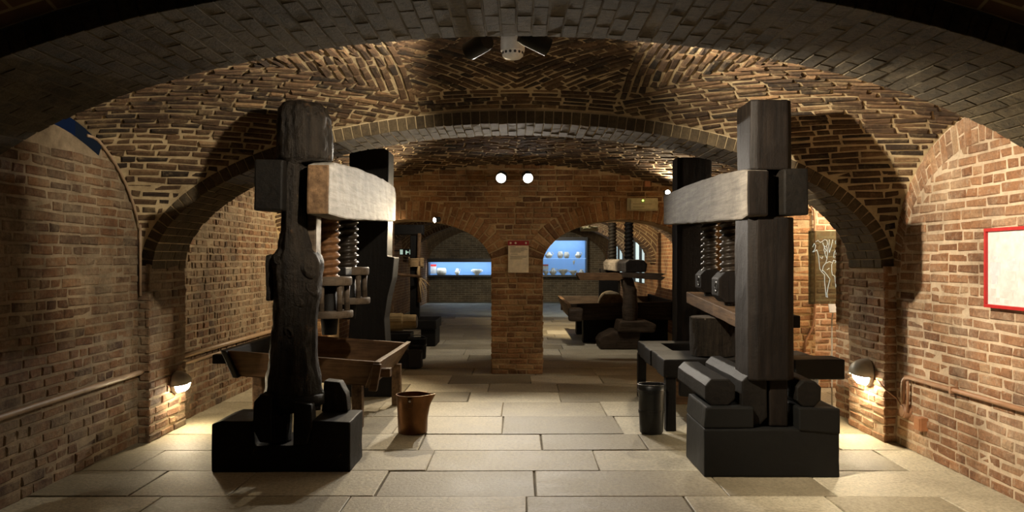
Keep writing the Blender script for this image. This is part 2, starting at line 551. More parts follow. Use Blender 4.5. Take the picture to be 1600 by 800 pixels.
def brick(lst, c4, n, proud, base, tint=None, ch=0.008, jit=0.0045, wob=1.0):
    """c4: four corners on the surface, n: normal into the room"""
    n = Vector(n).normalized()
    c4 = [Vector(c) for c in c4]
    if (c4[1] - c4[0]).cross(c4[3] - c4[0]).dot(n) < 0:
        c4 = c4[::-1]
    cen = sum(c4, Vector()) / 4
    pr = proud + BR.uniform(-0.003, 0.004) * wob
    v = []
    cc = []
    for c in c4:
        cc.append(c + Vector((BR.uniform(-jit, jit), BR.uniform(-jit, jit), BR.uniform(-jit, jit))))
    for c in cc: v.append(c - n * base)
    for c in cc: v.append(c + n * (pr - ch))
    for c in cc:
        d = cen - c
        k = d.length
        # the same inset along both sides, whatever the brick's proportions
        e1 = (c4[1] - c4[0]).normalized(); e2 = (c4[3] - c4[0]).normalized()
        v.append(c + e1 * math.copysign(ch, d.dot(e1)) + e2 * math.copysign(ch, d.dot(e2)) + n * (pr + BR.uniform(-0.0025, 0.0025) * wob))
    f = [(8, 9, 10, 11)]
    for i in range(4):
        j = (i + 1) % 4
        f.append((i, j, j + 4, i + 4)); f.append((i + 4, j + 4, j + 8, i + 8))
    t = tint if tint is not None else min(1, max(0, BR.gauss(0.5, 0.22)))
    area = (c4[1] - c4[0]).cross(c4[3] - c4[0])
    lst.append((v, f, t, cen, area))

def a_int(x):      # arch intrados height at x
    return 1.42 + 1.2 * math.sqrt(max(0, 1 - (x / 3.0) ** 2))

def seen(p):
    if p.y < 0.5: return False
    px = 808 + p.x * FPX / p.y; py = 405 - (p.z - 1.5) * FPX / p.y
    if not (-20 < px < 1620 and -20 < py < 820): return False
    for ya in (4.0, 6.55, 7.2):
        if p.y > ya + 0.02:
            x = p.x * ya / p.y
            z = 1.5 + (p.z - 1.5) * ya / p.y
            if abs(x) < 3.0 and z > a_int(x) or abs(x) >= 3.0 and z > 1.42: return False
    return True

def emit(parent, lst, mat, limit=300, name='brick'):
    cp = Vector((0, 0, 1.5))
    sc = []
    for i, b in enumerate(lst):
        d = b[3] - cp
        s = abs(b[4].dot(d.normalized())) / d.length_squared
        if not seen(b[3]): s *= 0.0001
        sc.append((s, i))
    sc.sort(reverse=True)
    for s, i in sc[:limit]:
        v, f, t, _, _ = lst[i]
        obj(name, MB().add(v, f, t), mat, parent)
    if len(sc) > limit:
        mb = MB()
        for s, i in sc[limit:]:
            v, f, t, _, _ = lst[i]
            mb.add(v, f, t)
        o = obj(name + 'work_remainder', mb, mat, parent)
        o['kind'] = 'stuff'

def lay_plane(lst, P, n, v0, v1, intervals, L=0.25, pitch=0.0735, joint=0.015, proud=0.007, base=0.02, rough=1.0, ragged=0.3):
    """courses on a plane: P(u,v) -> point; intervals(v) -> list of (ua,ub)"""
    k = 0; v = v0
    while v < v1 - 0.02:
        h = pitch * BR.uniform(0.95, 1.05)
        for (ua, ub) in intervals(v + h / 2):
            if ub - ua < 0.03: continue
            u = ua - (0.0 if k % 2 == 0 else L * 0.5) - BR.uniform(0, ragged) * L * 0.5
            while u < ub:
                l = L if BR.random() > 0.33 else L * 0.5
                l *= BR.uniform(0.92, 1.06)
                a, b = max(u, ua), min(u + l - joint, ub)
                u += l
                if b - a < 0.035: continue
                w = BR.uniform(-0.002, 0.002) * rough
                pr = proud * BR.uniform(0.5, 1.4)
                brick(lst, [P(a, v + w), P(b, v + w * 0.3), P(b, v + h - joint), P(a, v + h - joint + w)], n, pr, base)
        v += h
        k += 1

def lay_surface(lst, P, N, org, dU, dV, ur, vr, keep, L=0.235, pitch=0.066, joint=0.018, proud=0.006, base=0.02):
    def pt(u, v): return P(org[0] + dU[0] * u + dV[0] * v, org[1] + dU[1] * u + dV[1] * v)
    def xy(u, v): return (org[0] + dU[0] * u + dV[0] * v, org[1] + dU[1] * u + dV[1] * v)
    v = vr[0]; k = 0
    while v < vr[1]:
        g = []
        for i in range(121):
            u = ur[0] + (ur[1] - ur[0]) * i / 120
            if keep(*xy(u, v)):
                g.append((pt(u, v + 0.02) - pt(u, v - 0.02)).length / 0.04)
        if not g:
            v += 0.03; continue
        g.sort()
        dv = pitch / min(4.0, g[len(g) // 2])
        jv = joint / pitch * dv
        # stretches of the course that lie inside the zone
        runs = []; st = None; step = 0.01
        nn = int((ur[1] - ur[0]) / step)
        for i in range(nn + 1):
            u = ur[0] + i * step
            ok = keep(*xy(u, v + dv / 2))
            if ok and st is None: st = u
            if st is not None and (not ok or i == nn):
                runs.append((st, u - step)); st = None
        for ua, ub in runs:
            u = ua - (L * 0.5 if k % 2 else 0) - BR.uniform(0, 0.08)
            while u < ub:
                gu = min(4.0, max(1.0, (pt(u + 0.12, v) - pt(u + 0.08, v)).length / 0.04))
                l = (L if BR.random() > 0.2 else L * 0.5) * BR.uniform(0.9, 1.06) / gu
                a, b = max(u, ua), min(u + l - joint / gu, ub)
                u += l
                if b - a < 0.03 / gu: continue
                # long straight bricks would cut through the curve: take the true corners
                w = BR.uniform(-0.004, 0.004)
                cs = [(a, v + w), (b, v + w * 0.4), (b, v + dv - jv - w * 0.5), (a, v + dv - jv + w)]
                brick(lst, [pt(*q) for q in cs], N(*xy((a + b) / 2, v + dv / 2)), proud * BR.uniform(0.3, 1.5), base, jit=0.006)
        v += dv
        k += 1

# ------------------------------------------------------------------ the setting: vaults, arches, walls
SPR = 1.42                      # springing height
HC, HW, HA = 1.5, 1.08, 1.31    # rise at a bay's crown, at its wall lunettes, at its arches
XW = 3.1                        # the walls stand at x = -3.1 and 3.1

def vault_z(x, y, yc, yh):
    a = min(0.9995, abs(x) / XW); b = min(0.9995, abs(y - yc) / yh)
    a2, b2 = a * a, b * b
    h2 = HC ** 2 - (HC ** 2 - HW ** 2) * a2 - (HC ** 2 - HA ** 2) * b2 + (HC ** 2 - HW ** 2 - HA ** 2) * a2 * b2
    return SPR + math.sqrt(max(0, h2))

def vault_fn(yc, yh):
    def P(x, y):
        return Vector((max(-XW, min(XW, x)), max(yc - yh, min(yc + yh, y)), vault_z(x, y, yc, yh)))
    def N(x, y):
        e = 0.01
        du = P(x + e, y) - P(x - e, y); dv = P(x, y + e) - P(x, y - e)
        n = du.cross(dv)
        n = n.normalized() if n.length > 1e-9 else Vector((0, 0, 1))
        return -n if n.z > 0 else n
    return P, N

def vault_mesh(yc, yh, nx=72, ny=36):
    mb = MB()
    def f(u, v):
        x = XW * math.sin((u - 0.5) * PI); y = yc + yh * math.sin((v - 0.5) * PI)
        return (x, y, vault_z(x, y, yc, yh) + 0.004)
    return grid(mb, f, nx, ny, flip=True)

def nrm(a, b):
    l = math.hypot(a, b); return (a / l, b / l)

# -- vault over the two presses in front
B1 = (5.275, 1.275)
B2 = (8.8, 1.6)
P1, N1 = vault_fn(*B1)
ceil1 = struct('ceiling', vault_mesh(*B1), 'mortar_vault', 'brick vault over the two front presses, courses laid in chevrons', 'ceiling', True)
bl = []
def zone1(x, y):
    """0 outside, 1 side courses, 2 lengthwise courses, 3 crown courses"""
    if abs(x) > XW - 0.012 or abs(y - B1[0]) > B1[1] - 0.012: return 0
    ax = abs(x)
    if ax < 0.8:
        return 3 if y < 6.2 else 4
    yb = 6.36 + (0.81 - ax) * 1.16
    if y < yb and y < 6.4 and ax < 2.3: return 2
    return 1
for sx in (-1, 1):
    dU = nrm(1, -0.62 * sx); dV = nrm(0.62 * sx, 1)
    lay_surface(bl, P1, N1, (0, B1[0]), dU, dV, (-4.2, 4.2), (-3.2, 3.2), lambda x, y: zone1(x, y) == 1 and x * sx > 0)
    lay_surface(bl, P1, N1, (0, B1[0]), (0, 1), (1, 0), (-1.4, 1.4), (-3, 3), lambda x, y: zone1(x, y) == 2 and x * sx > 0)
    dU = nrm(1, -1.15 * sx); dV = nrm(1.15 * sx, 1)
    lay_surface(bl, P1, N1, (0, B1[0]), dU, dV, (-2.2, 2.2), (-2.2, 2.2), lambda x, y: zone1(x, y) == 3 and x * sx > 0)
lay_surface(bl, P1, N1, (0, B1[0]), (1, 0), (0, 1), (-1, 1), (-1.4, 1.4), lambda x, y: zone1(x, y) == 4)
bl = [b for b in bl if b[3].y > 4.1]
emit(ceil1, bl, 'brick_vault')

# -- vault behind the second arch
P2, N2 = vault_fn(*B2)
ceil2 = struct('ceiling', vault_mesh(*B2), 'mortar_vault', 'lower-looking brick vault between the second arch and the pillar wall', 'ceiling', True)
bl = []
for sx in (-1, 1):
    dU = nrm(1, -0.5 * sx); dV = nrm(0.5 * sx, 1)
    lay_surface(bl, P2, N2, (0, B2[0]), dU, dV, (-4.2, 4.2), (-3.4, 3.4), lambda x, y: x * sx > 0 and abs(x) < XW - 0.012 and abs(y - B2[0]) < B2[1] - 0.012)
emit(ceil2, bl, 'brick_vault')

# -- dark vault above the viewer
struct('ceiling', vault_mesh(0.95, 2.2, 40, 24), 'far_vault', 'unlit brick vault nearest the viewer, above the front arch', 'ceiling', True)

# -- the cross arches
def ell_table(a, b, n=600):
    pts = []; s = 0; prev = None
    for i in range(n + 1):
        t = PI * i / n
        p = (-a * math.cos(t), b * math.sin(t))
        if prev: s += math.hypot(p[0] - prev[0], p[1] - prev[1])
        pts.append((s, t)); prev = p
    return pts
ET = ell_table(3.0, 1.2)
SL = ET[-1][0]
def t_of(s):
    s = max(0, min(SL, s))
    lo, hi = 0, len(ET) - 1
    while hi - lo > 1:
        m = (lo + hi) // 2
        if ET[m][0] <= s: lo = m
        else: hi = m
    q = (s - ET[lo][0]) / max(1e-9, ET[hi][0] - ET[lo][0])
    return ET[lo][1] + (ET[hi][1] - ET[lo][1]) * q
def arch_p(s, off=0.0):
    t = t_of(s)
    x, z = -3.0 * math.cos(t), 1.2 * math.sin(t)
    n = Vector((x / 9.0, 0, z / 1.44)).normalized()
    return Vector((x, 0, SPR + z)) + n * off, -n

def arch(name, y0, y1, label, brickmat, mortarmat, bricks=True, limit=300, course=0.075, relief=0.004):
    mb = MB()
    pts = [arch_p(SL * i / 90) for i in range(91)]
    for o0, o1, ya, yb in ((0.004, 0.004, y0 + 0.008, y1 - 0.008),):
        grid(mb, lambda u, v: pts[round(u * 90)][0] - pts[round(u * 90)][1] * (0.0005 if relief < 0.0025 else 0.004) + Vector((0, ya + (yb - ya) * v, 0)), 90, 2, flip=True)
    for yy, fl in ((y0 + 0.008, False), (y1 - 0.008, True)):
        grid(mb, lambda u, v: pts[round(u * 90)][0] - pts[round(u * 90)][1] * (0.004 + 0.32 * v) + Vector((0, yy, 0)), 90, 1, flip=fl)
    a = struct(name, mb, mortarmat, label, 'arch', False)
    if not bricks: return a
    lst = []
    n = int(SL / course)
    for i in range(n):
        s0, s1 = SL * i / n, SL * (i + 1) / n - 0.008
        p0, n0 = arch_p(s0); p1, n1 = arch_p(s1)
        nn = (n0 + n1)
        y = y0 - (0.12 if i % 2 else 0)
        while y < y1 - 0.03:
            ya, yb = max(y, y0), min(y + 0.245, y1)
            y += 0.257
            if yb - ya < 0.04: continue
            brick(lst, [p0 + Vector((0, ya, 0)), p1 + Vector((0, ya, 0)), p1 + Vector((0, yb, 0)), p0 + Vector((0, yb, 0))], nn, relief * BR.uniform(0.2, 1.3), 0.1, tint=min(1, max(0, BR.gauss(0.5, 0.1))), jit=0.0015, ch=0.003, wob=0.2 if relief < 0.0025 else 0.7)
    emit(a, lst, brickmat, limit)
    return a

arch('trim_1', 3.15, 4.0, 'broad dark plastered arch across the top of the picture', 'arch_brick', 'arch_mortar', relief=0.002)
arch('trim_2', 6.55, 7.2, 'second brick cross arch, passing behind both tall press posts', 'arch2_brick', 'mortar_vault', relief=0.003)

# -- side walls of the first bays (z top follows the lunette of each bay)
def lun(y):
    for yc, yh in ((0.95, 2.2), B1, B2):
        if abs(y - yc) <= yh:
            return SPR + HW * math.sqrt(max(0, 1 - ((y - yc) / yh) ** 2))
    return SPR

def win_cut(y):      # lower edge of the high window in the left lunette
    if 4.55 < y < 5.95:
        return 2.25 + 0.16 * math.cos((y - 5.2) / 0.75 * PI / 2)
    return 9.0

def wall_grid(mb, x, ys, ztop, flip, zbot=0.0):
    n = len(ys)
    v = []; f = []
    for y in ys:
        z1 = ztop(y)
        for k in range(9):
            v.append((x, y, zbot + (z1 - zbot) * k / 8))
    for i in range(n - 1):
        for k in range(8):
            a = i * 9 + k
            q = (a, a + 9, a + 10, a + 1)
            f.append(q if flip else q[::-1])
    mb.add(v, f)
    return mb

def frange(a, b, n): return [a + (b - a) * i / n for i in range(n + 1)]

# left wall
mb = MB()
wall_grid(mb, -XW, frange(-1.3, 7.2, 170), lambda y: min(lun(y) + 0.02, win_cut(y)), True)
wall_grid(mb, -XW, frange(7.2, 10.45, 60), lambda y: lun(y) + 0.02, True)
wall_l = struct('wall_left', mb, 'mortar_left', 'weathered brick side wall on the left, rising into an arched lunette', 'wall')
lst = []
def iv_left(v):
    # intervals along y for the row at height v (bay in front)
    out = []
    yc, yh = B1
    if v < SPR: return [(4.0, 6.5)]
    if v >= SPR + HW: return []
    w = yh * math.sqrt(1 - ((v - SPR) / HW) ** 2)
    a, b = yc - w, yc + w
    ys = [y for y in frange(4.3, 6.2, 120) if win_cut(y) < v + 0.03]
    if ys: return [(a, min(ys)), (max(ys), b)]
    return [(a, b)]
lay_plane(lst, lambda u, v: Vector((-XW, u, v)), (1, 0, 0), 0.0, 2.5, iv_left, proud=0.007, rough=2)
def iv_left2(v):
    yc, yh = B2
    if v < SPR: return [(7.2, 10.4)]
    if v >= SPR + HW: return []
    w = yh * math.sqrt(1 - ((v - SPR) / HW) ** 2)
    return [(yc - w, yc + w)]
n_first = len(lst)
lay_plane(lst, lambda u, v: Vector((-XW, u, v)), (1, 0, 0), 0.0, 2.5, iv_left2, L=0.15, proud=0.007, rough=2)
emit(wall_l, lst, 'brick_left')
# the high window behind the crescent gap
w = thing('window_1', 'dim blue crescent window high in the left wall lunette', 'window', (-3.3, 5.25, 2.2), kind='structure')
obj('window_pane', MB().box(-3.4, -3.385, 4.4, 6.1, 2.2, 2.75), 'blue_pane', w)
obj('window_frame', MB().box(-3.39, -3.36, 5.23, 5.27, 2.2, 2.75).box(-3.39, -3.36, 4.4, 6.1, 2.2, 2.24), 'slot', w)
mbs = MB()
grid(mbs, lambda u, v: (-3.1 - 0.28 * v, 4.55 + 1.4 * u, win_cut(4.5501 + 1.3998 * u)), 30, 2)
obj('window_sill', mbs, 'mortar_left', w)

# right wall: first bay, short stub, niche, pier, back stretch
mb = MB()
wall_grid(mb, XW, frange(-1.3, 7.2, 170), lambda y: lun(y) + 0.02, False)
wall_grid(mb, XW, frange(7.2, 7.74, 14), lambda y: lun(y) + 0.02, False)
wall_grid(mb, XW, frange(9.3, 10.45, 24), lambda y: lun(y) + 0.02, False)
wall_r = struct('wall_right', mb, 'mortar_right', 'orange brick side wall on the right, brightly lit, with a framed map', 'wall')
RING = 0.22
def iv_right(v):
    yc, yh = B1
    if v < SPR: return [(4.0, 6.5)]
    hw, yw = HW - RING, yh - RING * 0.55
    if v >= SPR + hw: return []
    w_ = yw * math.sqrt(1 - ((v - SPR) / hw) ** 2)
    return [(yc - w_, yc + w_)]
lst = []
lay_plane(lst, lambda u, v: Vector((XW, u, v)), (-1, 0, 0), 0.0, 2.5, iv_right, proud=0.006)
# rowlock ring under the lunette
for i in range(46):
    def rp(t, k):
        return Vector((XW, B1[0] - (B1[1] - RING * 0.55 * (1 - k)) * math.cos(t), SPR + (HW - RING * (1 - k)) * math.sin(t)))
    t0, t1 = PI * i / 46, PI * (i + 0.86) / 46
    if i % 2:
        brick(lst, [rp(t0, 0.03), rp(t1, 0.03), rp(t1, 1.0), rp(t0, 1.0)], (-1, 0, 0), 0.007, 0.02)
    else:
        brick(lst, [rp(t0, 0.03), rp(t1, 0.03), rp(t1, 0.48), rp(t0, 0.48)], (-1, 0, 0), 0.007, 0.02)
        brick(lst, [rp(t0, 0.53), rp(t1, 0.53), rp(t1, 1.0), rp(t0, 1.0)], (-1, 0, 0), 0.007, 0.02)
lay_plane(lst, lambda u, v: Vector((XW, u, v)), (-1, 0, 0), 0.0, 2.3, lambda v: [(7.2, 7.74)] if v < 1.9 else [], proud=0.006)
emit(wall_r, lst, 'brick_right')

# niche beyond the second arch on the right
mb = MB()
mb.box(3.3, 4.4, 9.3, 9.45, 0, 2.6)
mb.box(4.3, 4.45, 7.6, 9.45, 0, 2.6)
mb.box(3.1, 4.45, 7.6, 7.735, 0, 2.6)
mb.box(3.1, 4.45, 7.6, 9.45, 2.55, 2.7)
niche = struct('wall_niche', mb, 'mortar_right', 'pale brick end wall of the niche behind the glass panel', 'wall')
lst = []
lay_plane(lst, lambda u, v: Vector((u, 9.3, v)), (0, -1, 0), 0.0, 2.5, lambda v: [(3.3, 4.3)], proud=0.006)
emit(niche, lst, 'brick_right', 120)
mb = MB().box(2.82, 3.34, 8.92, 9.6, 0, 2.45)
pier = struct('trim_3', mb, 'mortar_back', 'ochre brick pier between the glass panel and the right press', 'pier')
lst = []
lay_plane(lst, lambda u, v: Vector((u, 8.92, v)), (0, -1, 0), 0.0, 2.4, lambda v: [(2.82, 3.34)], proud=0.006)
emit(pier, lst, 'brick_back', 120)

# pilasters carrying the arches
def pilaster(name, sx, y0, y1, label, mat, mort, cap=0.0):
    mb = MB()
    xa, xb = sorted((sx * 3.008, sx * 3.15))
    mb.box(xa, xb, y0 + 0.008, y1 - 0.008, 0, SPR + 0.02)
    p = struct(name, mb, mort, label, 'pilaster')
    lst = []
    lay_plane(lst, lambda u, v: Vector((sx * 3.008, u, v)), (-sx, 0, 0), 0.0, SPR, lambda v: [(y0, y1)], proud=0.007)
    lay_plane(lst, lambda u, v: Vector((sx * u, y0 + 0.008, v)), (0, -1, 0), 0.0, SPR, lambda v: [(3.0, 3.1)], proud=0.007)
    emit(p, lst, mat, 300)
    return p
pilaster('trim_4', -1, 6.5, 7.22, 'brick pilaster on the left wall behind the glowing wall lamp', 'brick_left', 'mortar_left')
pilaster('trim_5', 1, 6.5, 7.22, 'pale brick pilaster on the right wall behind the glowing wall lamp', 'brick_right', 'mortar_right')

# -- wall with the central pillar and two arched openings
YB = 10.4
OX, OA, OB, OS = 1.40, 1.07, 0.60, 1.42
def open_z(x):
    q = (abs(x) - OX) / OA
    return OS + OB * math.sqrt(1 - q * q) if abs(q) < 1 else 0.0
def ltop(x):
    return SPR + HA * math.sqrt(max(0, 1 - (x / XW) ** 2))
mb = MB()
xs = sorted(set([-XW, XW] + frange(-XW, XW, 60) + [s * (OX + d * OA * math.cos(k * PI / 24)) for s in (-1, 1) for d in (-1, 1) for k in range(0, 13)] + [s * (OX + d * (OA + 1e-4)) for s in (-1, 1) for d in (-1, 1)]))
for yy, fl in ((YB, False), (YB + 0.65, True)):
    v = []; f = []
    for x in xs:
        zb = open_z(x)
        zt = max(ltop(x) + 0.03, zb + 0.01)
        for k in range(5): v.append((x, yy, zb + (zt - zb) * k / 4))
    for i in range(len(xs) - 1):
        for k in range(4):
            a = i * 5 + k
            q = (a, a + 5, a + 6, a + 1)
            f.append(q[::-1] if fl else q)
    mb.add(v, f)
for s in (-1, 1):
    grid(mb, lambda u, v: (s * OX - OA * math.cos(u * PI), YB + 0.65 * v, OS + OB * math.sin(u * PI)), 32, 3, flip=True)
    for xx in (s * (OX - OA), s * (OX + OA)):
        grid(mb, lambda u, v: (xx, YB + 0.65 * u, OS * v), 3, 6, flip=(xx > s * OX))
wall_b = struct('wall_back', mb, 'mortar_back', 'brick wall with a central pillar between two low arched openings', 'wall')
lst = []
RD = 0.25
def iv_back(v):
    top = XW * math.sqrt(max(0, 1 - ((v - SPR) / HA) ** 2)) if v > SPR else XW
    if v < OS:
        return [(-top, -(OX + OA)), (-(OX - OA), OX - OA), (OX + OA, top)]
    if v < OS + OB + RD:
        w_ = (OA + RD) * math.sqrt(1 - ((v - OS) / (OB + RD)) ** 2)
        a = OX - w_; b = OX + w_
        out = []
        if -b > -top: out.append((-top, -b))
        if a > 0.02: out.append((-a, a))
        if b < top: out.append((b, top))
        return out
    return [(-top, top)]
lay_plane(lst, lambda u, v: Vector((u, YB, v)), (0, -1, 0), 0.0, 2.72, iv_back, L=0.235, pitch=0.07, proud=0.012, rough=3)
for s in (-1, 1):
    et = ell_table(OA, OB, 200)
    tot = et[-1][0]
    n = int(tot / 0.075)
    for i in range(n):
        def tt(q):
            for k in range(len(et) - 1):
                if et[k + 1][0] >= q: return et[k][1] + (et[k + 1][1] - et[k][1]) * (q - et[k][0]) / (et[k + 1][0] - et[k][0])
            return PI
        t0, t1 = tt(tot * i / n), tt(tot * (i + 0.85) / n)
        def rp(t, k):
            x, z = -OA * math.cos(t), OB * math.sin(t)
            nn = Vector((x / OA ** 2, 0, z / OB ** 2)).normalized()
            q = Vector((s * OX + x, YB, OS + z)) + nn * RD * k
            if s * (q.x) < 0.015: q.x = s * 0.015
            return q
        cuts = ((0.0, 0.97),) if i % 2 else ((0.0, 0.47), (0.51, 0.97))
        for k0, k1 in cuts:
            brick(lst, [rp(t0, k0), rp(t1, k0), rp(t1, k1), rp(t0, k1)], (0, -1, 0), 0.008, 0.12)
for sx in (-1, 1):
    lay_plane(lst, lambda u, v: Vector((sx * (OX - OA), u, v)), (sx, 0, 0), 0.0, OS, lambda v: [(YB, YB + 0.65)], L=0.235, pitch=0.07, proud=0.008)
emit(wall_b, lst, 'brick_back')

# -- the far bays, too far away for single bricks
mb = MB()
for (ya, yb) in ((11.05, 14.0), (14.65, 17.8), (18.45, 21.6), (22.25, 28.0)):
    mm = vault_mesh((ya + yb) / 2, (yb - ya) / 2, 40, 16)
    mb.add(mm.v, mm.f)
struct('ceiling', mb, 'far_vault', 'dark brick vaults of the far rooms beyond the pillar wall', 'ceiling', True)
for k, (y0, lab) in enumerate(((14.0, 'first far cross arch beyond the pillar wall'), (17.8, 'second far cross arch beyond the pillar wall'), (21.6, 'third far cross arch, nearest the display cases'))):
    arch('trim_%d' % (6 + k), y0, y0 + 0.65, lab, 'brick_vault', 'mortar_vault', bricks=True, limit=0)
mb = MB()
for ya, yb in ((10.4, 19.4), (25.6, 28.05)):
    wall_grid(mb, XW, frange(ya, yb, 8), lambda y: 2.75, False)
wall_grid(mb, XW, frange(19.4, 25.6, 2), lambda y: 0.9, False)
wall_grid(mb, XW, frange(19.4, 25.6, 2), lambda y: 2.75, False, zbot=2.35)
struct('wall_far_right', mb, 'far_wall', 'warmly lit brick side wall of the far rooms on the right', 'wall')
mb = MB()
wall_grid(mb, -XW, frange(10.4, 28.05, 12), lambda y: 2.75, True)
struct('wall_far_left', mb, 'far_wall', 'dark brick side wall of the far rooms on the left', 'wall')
mb = MB()
grid(mb, lambda u, v: (-XW + 2 * XW * u, 28.0, 2.95 * v), 8, 4)
struct('wall_end', mb, 'far_end', 'grey brick end wall behind the blue display cases', 'wall')
w = thing('window_2', 'pale daylit window in the far right side wall behind the screws', 'window', (3.2, 22.5, 0.9), kind='structure')
obj('window_pane', MB().box(3.2, 3.22, 19.4, 25.6, 0.9, 2.35), 'window_pane', w)
mb = MB()
for yy in (20.4, 21.5, 22.6, 23.7, 24.8):
    mb.box(3.13, 3.19, yy - 0.05, yy + 0.05, 0.9, 2.35)
obj('glazing_bars', mb, 'case_frame', w)

# -- floor of flagstones
mb = MB().box(-4.4, 4.4, -1.3, 20.7, -0.2, -0.012)
floor = struct('floor', mb, 'joint', 'floor of large worn flagstones laid in rows across the room', 'floor')
FR = random.Random(5)
rows = [3.3, 3.9, 4.47, 5.04, 5.65, 6.26, 6.83, 7.6, 8.37, 9.0, 9.6, 10.3]
while rows[-1] < 20.5: rows.append(rows[-1] + FR.uniform(0.55, 0.8))
rows[-1] = 20.7
for r0, r1 in zip(rows[:-1], rows[1:]):
    x = -3.6 + FR.uniform(0, 0.5)
    first = True
    while x < 3.1 or (7.2 < r1 < 9.8 and x < 4.3):
        l = FR.uniform(0.6, 1.25) if r0 < 11 else FR.uniform(0.9, 1.8)
        xa = max(x, -3.12); xb = min(x + l, 4.35 if 7.2 < r0 < 9.3 else 3.12)
        x += l
        if xb - xa < 0.15: continue
        j = 0.0035
        h = FR.uniform(-0.003, 0.003)
        e = lambda: FR.uniform(-0.006, 0.006)
        lo = [(xa + j + e(), r0 + j + e()), (xb - j + e(), r0 + j + e()), (xb - j + e(), r1 - j + e()), (xa + j + e(), r1 - j + e())]
        cx, cy = (xa + xb) / 2, (r0 + r1) / 2
        v = [(p[0], p[1], -0.05) for p in lo] + [(p[0], p[1], h - 0.005) for p in lo] + [(p[0] + math.copysign(0.006, cx - p[0]), p[1] + math.copysign(0.006, cy - p[1]), h + FR.uniform(-0.002, 0.002)) for p in lo]
        f = [(8, 9, 10, 11)]
        for i in range(4):
            k = (i + 1) % 4
            f += [(i, k, k + 4, i + 4), (i + 4, k + 4, k + 8, i + 8)]
        obj('flagstone', MB().add(v, f, FR.random()), 'stone', floor)
struct('floor', MB().box(-3.2, 3.2, 20.7, 28.1, -0.2, 0.0), 'far_floor', 'smooth grey-green floor of the farthest room', 'floor')

# ------------------------------------------------------------------ objects
def rhexa(mb, p, bev=0.008, rough=0.003, cut=0.2, freq=5.0, fn=None):
    """eight corners: four below (counter-clockwise), four above"""
    b = bmesh.new()
    v = [b.verts.new(q) for q in p]
    for f in ((0, 3, 2, 1), (4, 5, 6, 7), (0, 1, 5, 4), (1, 2, 6, 5), (2, 3, 7, 6), (3, 0, 4, 7)):
        b.faces.new([v[i] for i in f])
    bmesh.ops.recalc_face_normals(b, faces=b.faces)
    mb._finish(b, bev, rough, cut, freq, fn)
    return mb

def end_mat(o, mat, ny=-0.6, axis=1):
    """the sawn end of a beam has its own colour"""
    o.data.materials.append(M[mat])
    for p in o.data.polygons:
        if p.normal[axis] * (1 if ny > 0 else -1) > abs(ny):
            p.material_index = 1
    return o

